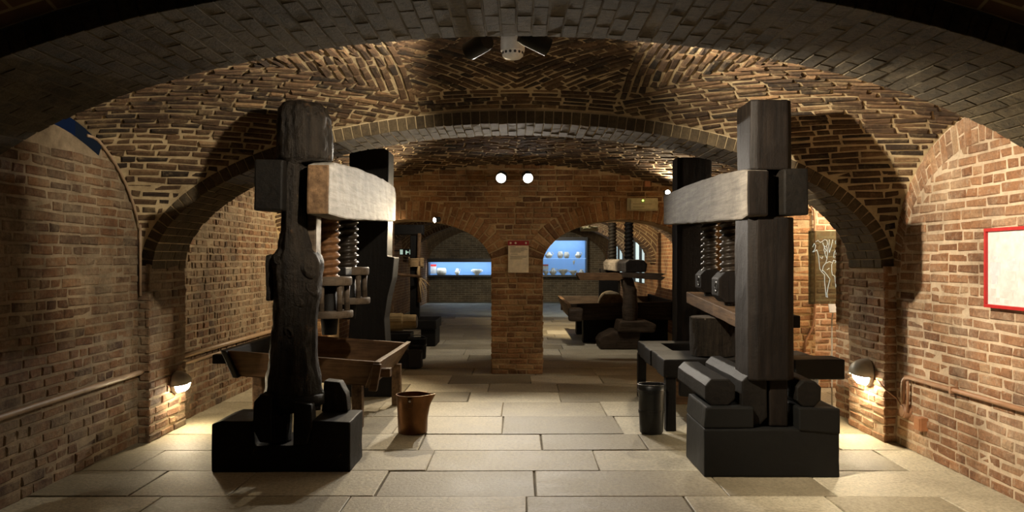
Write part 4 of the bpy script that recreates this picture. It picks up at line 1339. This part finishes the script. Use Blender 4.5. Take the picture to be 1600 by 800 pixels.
def right_pipe():
    t = thing('conduit_pipe', 'red-brown conduit pipe running along the right wall', 'pipe', (3.06, 5.0, 0.4))
    path = [(3.06, 2.0, 0.6), (3.062, 4.0, 0.595), (3.06, 5.2, 0.585), (3.06, 6.2, 0.575), (3.06, 6.27, 0.565), (3.06, 6.31, 0.535), (3.06, 6.315, 0.49), (3.06, 6.315, 0.32)]
    obj('tube', MB().tube(path, 0.017, 10), 'pipe', t, True)
    for y, z in ((4.6, 0.59), (5.6, 0.58)):
        obj('clip', MB().box(3.04, 3.095, y - 0.012, y + 0.012, z - 0.024, z + 0.024), 'pipe', t)
    obj('drop_tube', MB().tube([(3.06, 6.24, 0.545), (3.06, 6.24, 0.5), (3.06, 6.245, 0.3)], 0.01, 8), 'pipe', t, True)
right_pipe()
t = thing('junction_box', 'round pinkish junction box under the right conduit bend', 'junction box', (3.06, 6.3, 0.26))
o = obj('body', MB().lathe([(0.001, 0.05), (0.05, 0.05), (0.058, 0.04), (0.058, 0.0), (0.001, 0.0)], (3.095, 6.3, 0.3), 24, Vector((-1, 0, 0))), 'pipe', t); smooth_by_angle(o)
obj('lid', MB().lathe([(0.001, 0.057), (0.04, 0.057), (0.045, 0.05)], (3.095, 6.3, 0.3), 24, Vector((-1, 0, 0))), 'pipe', t)
junction(3.04, 3.1, 6.0, 6.09, 0.2, 0.3, 'square orange junction box low on the right wall', 'box_orange', (3.03, 3.045, 6.005, 6.085, 0.205, 0.295))
tag(obj('lamp_cable', MB().tube([(2.985, 6.6, 0.5), (2.985, 6.52, 0.47), (3.0, 6.48, 0.44), (3.06, 6.42, 0.38), (3.07, 6.36, 0.33), (3.07, 6.33, 0.3)], 0.006, 8), 'pipe', None, True), 'thin cable looping from the right wall lamp to its junction box', 'cable')

# ---- left wall rails and conduit
tag(obj('wall_pipe', MB().tube([(-3.06, 2.5, 0.56), (-3.06, 4.7, 0.565), (-3.06, 5.6, 0.575), (-3.06, 6.6, 0.583)], 0.022, 10), 'pipe_grey', None, True), 'tan pipe along the left wall in front of the lamp', 'pipe', 'pipes along the left wall')
tag(obj('wall_pipe', MB().tube([(-3.06, 7.24, 0.615), (-3.06, 9.0, 0.61), (-3.06, 10.38, 0.605)], 0.024, 10), 'pipe_grey', None, True), 'upper tan pipe along the left wall beyond the lamp', 'pipe', 'pipes along the left wall')
tag(obj('wall_pipe', MB().tube([(-3.07, 7.24, 0.54), (-3.07, 9.0, 0.535), (-3.07, 10.38, 0.53)], 0.015, 10), 'pipe_grey', None, True), 'lower thin tan pipe along the left wall beyond the lamp', 'pipe', 'pipes along the left wall')
path = []
for k in range(13):
    y = 5.7 + (6.5 - 5.7) * k / 12
    path.append((-3.075, y, min(lun(y), 2.4) - 0.015))
path += [(-3.075, 6.5, 1.9), (-3.07, 6.49, 1.6), (-3.07, 6.49, 1.2)]
tag(obj('arched_cable', MB().tube(path, 0.011, 8), 'pipe_grey', None, True), 'thin conduit bent along the left lunette edge', 'cable')

# ---- glass panel with an engraved drawing -----------------------------------------
def glass_panel():
    t = thing('glass_panel', 'hanging glass panel with white engraved dancing figures', 'glass panel', (3.085, 8.0, 1.05))
    x0, x1, z0, z1 = 2.935, 3.235, 1.05, 1.785
    pane = obj('pane', MB().rbox(x0, x1, 7.995, 8.005, z0, z1, 0.0015, 0, 0), 'glass', t)
    obj('edge_strip', MB().box(x0 - 0.004, x0 + 0.006, 7.985, 8.02, z0, z1), 'glass', t)
    W, H = x1 - x0, z1 - z0
    def line(pts, r=0.0026):
        mb = MB().tube([(x0 + W * a, 7.991, z1 - H * b) for a, b in pts], r, 6)
        obj('engraved_line', mb, 'engraving', pane, True)
    L = [
        [(0.1, 0.22), (0.16, 0.17), (0.2, 0.2), (0.18, 0.25), (0.1, 0.29), (0.17, 0.28), (0.24, 0.26)],
        [(0.2, 0.15), (0.28, 0.13), (0.36, 0.16), (0.44, 0.14)],
        [(0.24, 0.26), (0.3, 0.34), (0.32, 0.44), (0.34, 0.52), (0.4, 0.56)],
        [(0.44, 0.14), (0.5, 0.12), (0.58, 0.13), (0.6, 0.18), (0.55, 0.22), (0.47, 0.21), (0.44, 0.16)],
        [(0.5, 0.2), (0.48, 0.26), (0.52, 0.32), (0.58, 0.38), (0.54, 0.44), (0.46, 0.48), (0.42, 0.55)],
        [(0.58, 0.22), (0.6, 0.3), (0.58, 0.38)], [(0.48, 0.22), (0.56, 0.27), (0.5, 0.3)],
        [(0.4, 0.56), (0.5, 0.6), (0.5, 0.7), (0.53, 0.8), (0.55, 0.9), (0.6, 0.91), (0.58, 0.86)],
        [(0.44, 0.54), (0.54, 0.58), (0.68, 0.66), (0.62, 0.76), (0.58, 0.86)],
        [(0.66, 0.12), (0.64, 0.22), (0.66, 0.3)], [(0.78, 0.12), (0.72, 0.22), (0.66, 0.3)],
        [(0.86, 0.14), (0.9, 0.13), (0.91, 0.17), (0.87, 0.18), (0.86, 0.14)],
        [(0.9, 0.24), (0.82, 0.3), (0.8, 0.36), (0.88, 0.38), (0.93, 0.32), (0.95, 0.25), (0.9, 0.24)],
        [(0.86, 0.26), (0.9, 0.34), (0.84, 0.36)],
        [(0.8, 0.4), (0.74, 0.46), (0.74, 0.55), (0.76, 0.6), (0.84, 0.62), (0.86, 0.7), (0.88, 0.78), (0.96, 0.8)],
        [(0.8, 0.4), (0.9, 0.42), (0.98, 0.46)], [(0.84, 0.44), (0.94, 0.4), (0.99, 0.4)],
        [(0.56, 0.44), (0.66, 0.42), (0.74, 0.43)], [(0.58, 0.53), (0.66, 0.51)],
        [(0.36, 0.36), (0.42, 0.38), (0.44, 0.35)],
    ]
    for p in L: line(p)
    for x in (x0 + 0.03, x1 - 0.03):
        obj('hanger', MB().tube([(x, 8.0, z1), (x, 8.0, 2.4)], 0.002, 6), 'lamp_metal', t)
glass_panel()
t = thing('caption_card', 'small tilted white caption card below the glass panel', 'card', (3.2, 8.05, 0.96))
obj('card', rhexa(MB(), [(3.14, 8.0, 0.965), (3.27, 8.0, 0.965), (3.27, 8.01, 0.96), (3.14, 8.01, 0.96), (3.15, 8.06, 1.05), (3.28, 8.06, 1.05), (3.28, 8.07, 1.045), (3.15, 8.07, 1.045)], 0.001, 0, 0), 'paper', t)
obj('stand', MB().tube([(3.21, 8.06, 1.0), (3.21, 8.12, 0.9), (3.21, 8.12, 0.0)], 0.008, 8), 'lamp_metal', t)
t = thing('vertical_conduit', 'brown conduit climbing the pier beside the glass panel', 'pipe', (3.3, 8.9, 0.3))
obj('tube', MB().tube([(3.27, 8.88, 2.1), (3.31, 8.88, 2.05), (3.32, 8.88, 1.95), (3.32, 8.88, 0.9), (3.3, 8.88, 0.75), (3.22, 8.88, 0.6), (3.2, 8.88, 0.46)], 0.014, 8), 'pipe', t, True)
obj('outlet_box', MB().rbox(3.08, 3.26, 8.86, 8.93, 0.36, 0.46, 0.006, 0, 0), 'pipe', t)
# unseen lamp added in the niche to brighten its end wall
t = thing('added_niche_lamp', 'unseen lamp added inside the niche to light its end wall', 'lamp', (3.75, 8.3, 2.45))
obj('housing', MB().lathe([(0.001, 0.1), (0.07, 0.1), (0.07, 0.04), (0.06, 0.03)], (3.75, 8.3, 2.45), 20), 'lamp_metal', t)
obj('globe', MB().lathe([(0.06, 0.04), (0.05, 0.0), (0.001, -0.02)], (3.75, 8.3, 2.45), 20), 'lamp_glow', t, True)
add_light('niche_light', 'POINT', (3.75, 8.3, 2.38), 80, (1.0, 0.88, 0.7), t, radius=0.05)

# ---- far left press, seen through the left opening ---------------------------------
def far_left_press():
    t = thing('wine_press', 'small press with a rope-tied post seen through the left arch', 'wine press', (-1.95, 13.8, 0))
    obj('base_slab', MB().rbox(-2.4, -1.38, 13.6, 14.5, 0.3, 0.46, 0.02, 0.006), 'dark_wood_x', t)
    for x in (-1.55, -2.35):
        obj('foot_block', MB().rbox(x - 0.1, x + 0.15, 13.65, 14.4, 0.0, 0.31, 0.02, 0.006), 'dark_wood_y', t)
    p = obj('post', MB().rbox(-1.87, -1.71, 13.9, 14.06, 0.45, 1.92, 0.012, 0.005), 'dark_wood', t)
    pole = [(-1.70, 13.86, 1.3), (-1.71, 13.87, 1.6), (-1.70, 13.87, 1.92), (-1.72, 13.88, 1.95)]
    obj('pole', MB().tube([(-1.705, 13.86, 0.75), (-1.70, 13.86, 1.1), (-1.715, 13.87, 1.5), (-1.70, 13.87, 1.95)], 0.035, 10), 'brown_wood_y', t, True)
    rope = []
    for k in range(60):
        a = k * 0.7
        rope.append((-1.77 + 0.13 * math.cos(a), 13.95 + 0.13 * math.sin(a), 1.36 + 0.0028 * k))
    r = obj('rope', MB().tube(rope, 0.012, 6), 'rope', t, True, label='straw rope binding')
    for (dx, dz) in ((0.10, -0.35), (0.2, -0.16), (0.05, -0.42), (0.16, -0.28)):
        obj('loose_end', MB().tube([(-1.71, 13.82, 1.2), (-1.71 + dx * 0.6, 13.81, 1.2 + dz * 0.5), (-1.71 + dx, 13.8, 1.2 + dz)], [0.015, 0.012, 0.004], 6), 'rope', r, True)
    obj('rope_hank', MB().tube([(-1.7, 13.81, 1.38), (-1.715, 13.8, 1.28), (-1.71, 13.8, 1.18)], [0.02, 0.03, 0.02], 8), 'rope', r, True)
    obj('top_beam', MB().rbox(-2.3, -1.64, 13.85, 14.1, 1.93, 2.1, 0.014, 0.005), 'dark_wood_x', t)
    obj('frame_board', MB().rbox(-2.2, -2.08, 13.4, 13.5, 0.45, 2.15, 0.008, 0.004), 'brown_wood_y', t)
    s = obj('screw', MB().screw(-2.30, 13.55, 1.2, 2.15, 0.09, 0.025, 0.06, 22), 'screw_wood', t)
    smooth_by_angle(s, 55)
    obj('nut_board', MB().rbox(-2.45, -2.06, 13.3, 13.6, 1.28, 1.36, 0.008, 0.003), 'cage_wood', t)
    obj('nut_board', MB().rbox(-2.45, -2.06, 13.3, 13.6, 1.12, 1.2, 0.008, 0.003), 'cage_wood', t)
    obj('nut_core', MB().rbox(-2.42, -2.1, 13.33, 13.57, 1.2, 1.28, 0.004, 0.002), 'brown_wood', t)
    obj('lever', MB().tube([(-2.1, 13.4, 1.25), (-1.9, 13.55, 1.23), (-1.66, 13.75, 1.2)], [0.03, 0.028, 0.022], 10), 'brown_wood', t, True)
    obj('pressing_block', rhexa(MB(), [(-2.45, 13.3, 0.9), (-2.12, 13.3, 0.9), (-2.12, 13.6, 0.9), (-2.45, 13.6, 0.9), (-2.42, 13.33, 1.12), (-2.2, 13.33, 1.12), (-2.2, 13.58, 1.12), (-2.42, 13.58, 1.12)], 0.01, 0.004), 'cage_wood', t)
    obj('box', MB().rbox(-2.42, -2.18, 13.35, 13.6, 0.45, 0.9, 0.01, 0.004), 'log_wood', t)
far_left_press()

def log():
    t = thing('cut_log', 'pale tan log lying on a dark stand behind the trough', 'log', (-1.9, 12.3, 0.36))
    n = 20
    prof = [(0.12, -0.42), (0.135, -0.38), (0.14, 0.0), (0.135, 0.2), (0.115, 0.22), (0.108, 0.4), (0.1, 0.42)]
    obj('trunk', MB().lathe(prof, (-1.97, 12.3, 0.527), n, Vector((1, 0, 0.03))), 'log_wood', t, False)
    obj('end_face', MB().lathe([(0.099, 0.0), (0.09, 0.006), (0.001, 0.006)], (-1.55, 12.3, 0.539), n, Vector((1, 0, 0.03))), 'stump_top', t)
log()
t = thing('log_stand', 'dark timber stand under the pale log', 'stand', (-1.95, 12.3, 0))
obj('top', MB().rbox(-2.4, -1.62, 12.1, 12.5, 0.26, 0.375, 0.02, 0.006), 'dark_wood_x', t)
for x in (-2.25, -1.78):
    obj('foot', MB().rbox(x - 0.1, x + 0.1, 12.1, 12.5, 0, 0.265, 0.02, 0.006), 'dark_wood_y', t)
t = thing('small_bucket', 'small dark bucket on the floor beside the log stand', 'bucket', (-1.5, 12.0, 0.004))
o = obj('vessel', MB().lathe([(0.001, 0.006), (0.115, 0.006), (0.125, 0.02), (0.14, 0.3), (0.15, 0.31), (0.14, 0.315), (0.13, 0.28), (0.115, 0.04), (0.001, 0.03)], (-1.5, 12.0, 0), 28), 'dark_wood', t); smooth_by_angle(o, 50)
o = obj('hoop', MB().lathe([(0.131, 0.2), (0.138, 0.2), (0.139, 0.225), (0.134, 0.226)], (-1.5, 12.0, 0), 28), 'black_pail', t); smooth_by_angle(o, 50)
h = [(-1.5 + 0.14 * math.cos(a), 11.95, 0.3 + 0.06 * math.sin(a)) for a in [PI * k / 12 for k in range(13)]]
obj('handle', MB().tube(h, 0.006, 6), 'black_pail', t, True)
t = thing('timber_offcut', 'low dark timber block on the floor behind the trough end', 'timber', (-1.55, 10.9, 0))
obj('block', MB().rbox(-1.75, -1.36, 10.9, 11.4, 0.0, 0.2, 0.02, 0.008), 'dark_wood_x', t)
obj('cleat', MB().rbox(-1.48, -1.3, 10.8, 10.98, 0.02, 0.26, 0.015, 0.006), 'dark_wood', t)

# ---- far right press -----------------------------------------------------------------
def far_right_press():
    t = thing('wine_press', 'low screw press with spread planks seen through the right arch', 'wine press', (1.9, 13.4, 0))
    obj('base_slab', MB().rprism([(1.38, 0), (2.0, 0), (2.05, 0.3), (1.6, 0.3), (1.42, 0.22), (1.36, 0.14)], 13.2, 13.9, 0.025, 0.012), 'umber_wood', t)
    obj('upper_slab', MB().rprism([(1.66, 0.3), (2.28, 0.28), (2.3, 0.42), (2.15, 0.48), (1.7, 0.475)], 13.15, 13.75, 0.025, 0.012), 'umber_wood', t)
    secs = [(0.46, 1.9, 13.4, 0.125, 0.125), (0.7, 1.9, 13.4, 0.135, 0.13), (0.72, 1.9, 13.4, 0.125, 0.125), (0.95, 1.895, 13.4, 0.115, 0.115), (0.97, 1.895, 13.4, 0.12, 0.12), (1.1, 1.86, 13.4, 0.11, 0.11), (1.2, 1.84, 13.4, 0.1, 0.1)]
    obj('post', MB().trunk(secs, 26, 0.008, 0.03, 4.0), 'umber_wood', t, True)
    obj('plank', MB().rprism([(1.0, 1.24), (1.05, 1.15), (1.7, 1.14), (1.82, 1.2), (1.7, 1.27), (1.02, 1.27)], 13.3, 13.7, 0.008, 0.004), 'brown_wood', t, label='pale brown plank end')
    obj('plank', MB().rprism([(1.75, 1.2), (2.4, 1.15), (2.46, 1.2), (2.38, 1.22), (2.48, 1.26), (1.75, 1.28)], 13.2, 13.6, 0.008, 0.004), 'umber_wood', t)
    b = MB().rprism([(1.8, 1.28), (2.14, 1.28), (2.16, 1.42), (2.1, 1.49), (1.86, 1.5), (1.79, 1.44)], 13.2, 16.6, 0.02, 0.008, 0.2)
    o = obj('nut_beam', b, 'grey_wood2', t); end_mat(o, 'post_wood')
    for y, r in ((13.9, 0.085), (16.3, 0.09)):
        s = obj('screw', MB().screw(1.95, y, 1.45, 2.25, r, 0.024, 0.07, 22), 'dark_wood', t); smooth_by_angle(s, 55)
    obj('rear_post', MB().rbox(1.75, 2.15, 16.6, 17.0, 0.0, 1.3, 0.02, 0.008), 'dark_wood', t)
    obj('back_board', MB().rbox(1.5, 1.86, 14.6, 14.7, 0.7, 1.14, 0.01, 0.004), 'dark_wood', t)
far_right_press()

def far_basin():
    t = thing('pressing_trough', 'wide dark wooden basin around the far right press', 'trough', (1.8, 14.9, 0))
    obj('side_board', rhexa(MB(), [(0.98, 13.95, 0.45), (2.7, 13.95, 0.45), (2.7, 14.02, 0.45), (0.98, 14.02, 0.45), (0.9, 13.88, 0.72), (2.75, 13.88, 0.76), (2.75, 13.95, 0.76), (0.9, 13.95, 0.72)]), 'umber_wood', t)
    obj('side_board', MB().rbox(0.9, 2.75, 16.4, 16.47, 0.45, 0.74, 0.01, 0.004), 'umber_wood', t)
    e = obj('end_board', rhexa(MB(), [(0.95, 13.8, 0.43), (1.02, 13.8, 0.43), (1.02, 16.5, 0.43), (0.95, 16.5, 0.43), (0.84, 13.7, 0.74), (0.91, 13.7, 0.74), (0.91, 16.6, 0.74), (0.84, 16.6, 0.74)]), 'brown_wood_y', t)
    obj('handle', MB().rbox(0.88, 1.12, 13.55, 13.8, 0.44, 0.66, 0.04, 0.015), 'umber_wood', e)
    obj('end_board', MB().rbox(2.7, 2.77, 13.85, 16.5, 0.43, 0.78, 0.01, 0.004), 'dark_wood_y', t)
    obj('floor_board', MB().rbox(1.0, 2.72, 14.0, 16.42, 0.43, 0.47, 0.004, 0.002), 'umber_wood', t)
    for x, y in ((1.45, 14.4), (2.5, 14.4), (1.45, 16.0), (2.5, 16.0)):
        obj('support_block', MB().rbox(x - 0.27, x + 0.2, y - 0.15, y + 0.15, 0, 0.435, 0.02, 0.006), 'dark_wood', t)
far_basin()
t = thing('millstone', 'grey ribbed half-round stone standing in the far basin', 'stone', (1.68, 14.25, 0.47))
prof = [(1.68 + 0.21 * math.cos(a), 0.72 + 0.21 * math.sin(a)) for a in [PI * k / 14 for k in range(15)]]
obj('stone', MB().rprism([(1.47, 0.475)] + prof[::-1] + [(1.89, 0.475)], 14.1, 14.5, 0.012, 0.006), 'stone_grey', t)

# ---- display cases on the end wall ---------------------------------------------------
def case(x0, x1, z0, z1, label, shelves):
    t = thing('display_case', label, 'display case', ((x0 + x1) / 2, 27.7, z0), group='blue display cases')
    obj('back_panel', MB().box(x0, x1, 27.96, 27.98, z0, z1), 'case_blue', t, label='blue backlit panel')
    obj('frame', MB().box(x0 - 0.05, x1 + 0.05, 27.4, 27.98, z0 - 0.06, z0).box(x0 - 0.05, x1 + 0.05, 27.4, 27.98, z1, z1 + 0.06).box(x0 - 0.05, x0, 27.4, 27.98, z0, z1).box(x1, x1 + 0.05, 27.4, 27.98, z0, z1).box(x0, x1, 27.38, 27.42, z1 - 0.06, z1), 'case_frame', t)
    obj('light_strip', MB().box(x0 + 0.05, x1 - 0.05, 27.45, 27.5, z1 - 0.03, z1), 'case_light', t)
    for z in shelves:
        obj('shelf', MB().box(x0, x1, 27.5, 27.95, z - 0.01, z), 'case_glass', t)
        obj('shelf_edge', MB().box(x0, x1, 27.49, 27.5, z - 0.012, z + 0.002), 'shelf_edge', t)
    mid = (x0 + x1) / 2
    for a, b in ((x0, mid - 0.004), (mid + 0.004, x1)):
        obj('glass_door', MB().box(a, b, 27.41, 27.42, z0, z1), 'case_glass', t)
case(-3.05, -0.75, 0.95, 1.46, 'long low blue-lit display case beyond the left arch', [])
case(0.86, 2.38, 0.95, 2.2, 'tall blue-lit display case of pottery beyond the right arch', [1.53])

def pot(x, z, h, r, kind, label, group):
    t = thing('pottery_vessel', label, 'pottery', (x, 27.7, z), group=group)
    P = {'jug': [(0.001, 0.0), (0.5, 0.0), (0.55, 0.05), (1.0, 0.35), (0.9, 0.6), (0.45, 0.8), (0.5, 1.0), (0.4, 0.98), (0.35, 0.8)],
         'bowl': [(0.001, 0.0), (0.4, 0.0), (0.42, 0.12), (0.85, 0.5), (1.0, 0.95), (0.94, 1.0), (0.8, 0.6), (0.001, 0.3)],
         'jar': [(0.001, 0.0), (0.6, 0.0), (0.95, 0.3), (1.0, 0.6), (0.7, 0.88), (0.75, 1.0), (0.65, 1.0), (0.6, 0.85)],
         'ring': [(0.001, 0.0), (0.8, 0.0), (1.0, 0.3), (1.0, 0.7), (0.8, 1.0), (0.5, 1.0), (0.5, 0.3), (0.001, 0.3)]}[kind]
    o = obj('body', MB().lathe([(r * a, h * b) for a, b in P], (x, 27.7, z), 20), 'pottery', t, True)
    if kind in ('jug', 'bowl'):
        for s in ((1,) if kind == 'jug' else (-1, 1)):
            hp = [(x + s * (r * 0.8 + r * 0.42 * math.sin(PI * k / 8)), 27.7, z + h * (0.5 + 0.45 * k / 8)) for k in range(9)]
            obj('handle', MB().tube(hp, r * 0.1, 6), 'pottery', t, True)
G1, G2, G3 = 'pots on the upper shelf of the tall case', 'pots on the lower shelf of the tall case', 'pieces in the long low case'
pot(1.10, 1.531, 0.22, 0.13, 'jug', 'white jug, leftmost on the upper case shelf', G1)
pot(1.50, 1.531, 0.24, 0.10, 'jar', 'white jar left of centre on the upper case shelf', G1)
pot(1.72, 1.531, 0.22, 0.10, 'jar', 'white jar right of centre on the upper case shelf', G1)
pot(2.12, 1.531, 0.22, 0.11, 'jug', 'white jug, rightmost on the upper case shelf', G1)
pot(1.0, 0.952, 0.16, 0.1, 'bowl', 'small bowl, leftmost on the lower case shelf', G2)
pot(1.25, 0.952, 0.24, 0.12, 'jug', 'jug beside the leftmost bowl on the lower case shelf', G2)
pot(1.60, 0.952, 0.2, 0.15, 'bowl', 'wide two-handled bowl in the middle of the lower case shelf', G2)
pot(1.95, 0.952, 0.16, 0.12, 'bowl', 'small two-handled bowl right of the wide bowl', G2)
pot(2.23, 0.952, 0.2, 0.1, 'jug', 'white jug, rightmost on the lower case shelf', G2)
pot(-2.63, 0.952, 0.24, 0.17, 'ring', 'ring-shaped vessel in the long low case', G3)
pot(-2.08, 0.952, 0.22, 0.09, 'jug', 'slim jug in the long low case', G3)
pot(-1.4, 0.952, 0.2, 0.16, 'bowl', 'two-handled bowl in the long low case', G3)
t = thing('case_label', 'white label card with a red heading inside the tall case', 'label', (0.98, 27.5, 1.2))
obj('card', MB().box(0.88, 1.08, 27.6, 27.61, 1.13, 1.32), 'paper', t)
obj('heading', MB().box(0.88, 1.08, 27.595, 27.6, 1.27, 1.32), 'red', t)
t = thing('case_label', 'white label card with a red heading inside the low case', 'label', (-2.95, 27.5, 1.05))
obj('card', MB().box(-3.0, -2.8, 27.6, 27.61, 1.0, 1.32), 'paper', t)
obj('heading', MB().box(-3.0, -2.8, 27.595, 27.6, 1.25, 1.32), 'red', t)
t = thing('pottery_sherd', 'pale hanging sherd between the shelves of the tall case', 'sherd', (1.97, 27.7, 1.32))
obj('sherd', MB().rprism([(1.93, 1.44), (2.02, 1.46), (2.0, 1.36), (1.96, 1.3)], 27.69, 27.715, 0.004, 0, 0), 'pottery', t)
obj('wire', MB().tube([(1.98, 27.7, 1.45), (1.98, 27.7, 1.525)], 0.003, 6), 'lamp_metal', t)
t = thing('exit_sign', 'small pale exit sign in the dark beyond the left arch', 'sign', (-3.0, 20.0, 1.6))
obj('panel', MB().box(-2.95, -2.62, 20.0, 20.04, 1.6, 1.76), 'case_frame', t)
obj('arrow_panel', MB().box(-2.94, -2.87, 19.99, 20.0, 1.62, 1.74), 'exit', t)
obj('running_figure', MB().box(-2.8, -2.77, 19.99, 20.0, 1.62, 1.72).box(-2.78, -2.72, 19.99, 20.0, 1.66, 1.69).box(-2.70, -2.66, 19.99, 20.0, 1.62, 1.74), 'exit', t)
obj('arm', MB().box(-3.1, -2.95, 20.01, 20.03, 1.7, 1.73), 'case_frame', t)

# ---- unseen lamps added to light the far rooms
def added_far_lamp(loc, target, power, color, label, angle=130):
    spotlight(loc, target, power, color, label, 'unseen spotlights added in the far rooms', angle=angle, mount=(0, 0, 0.12), r=0.045)
added_far_lamp((0.4, 14.9, 2.5), (3.0, 17.3, 1.2), 600, (1.0, 0.8, 0.52), 'unseen spotlight added in the far room to light the right wall')
added_far_lamp((0.6, 19.5, 2.6), (2.2, 27.5, 1.4), 320, (1.0, 0.95, 0.85), 'unseen spotlight added in the far room to light the end wall')
added_far_lamp((-0.9, 12.4, 2.6), (-2.0, 14.0, 0.6), 90, C_NEUT, 'unseen spotlight added in the far room to light the left press')
added_far_lamp((0.9, 12.3, 2.6), (1.8, 14.2, 0.8), 110, C_NEUT, 'unseen spotlight added in the far room to light the right press')  # added to lift the far right press out of the dark
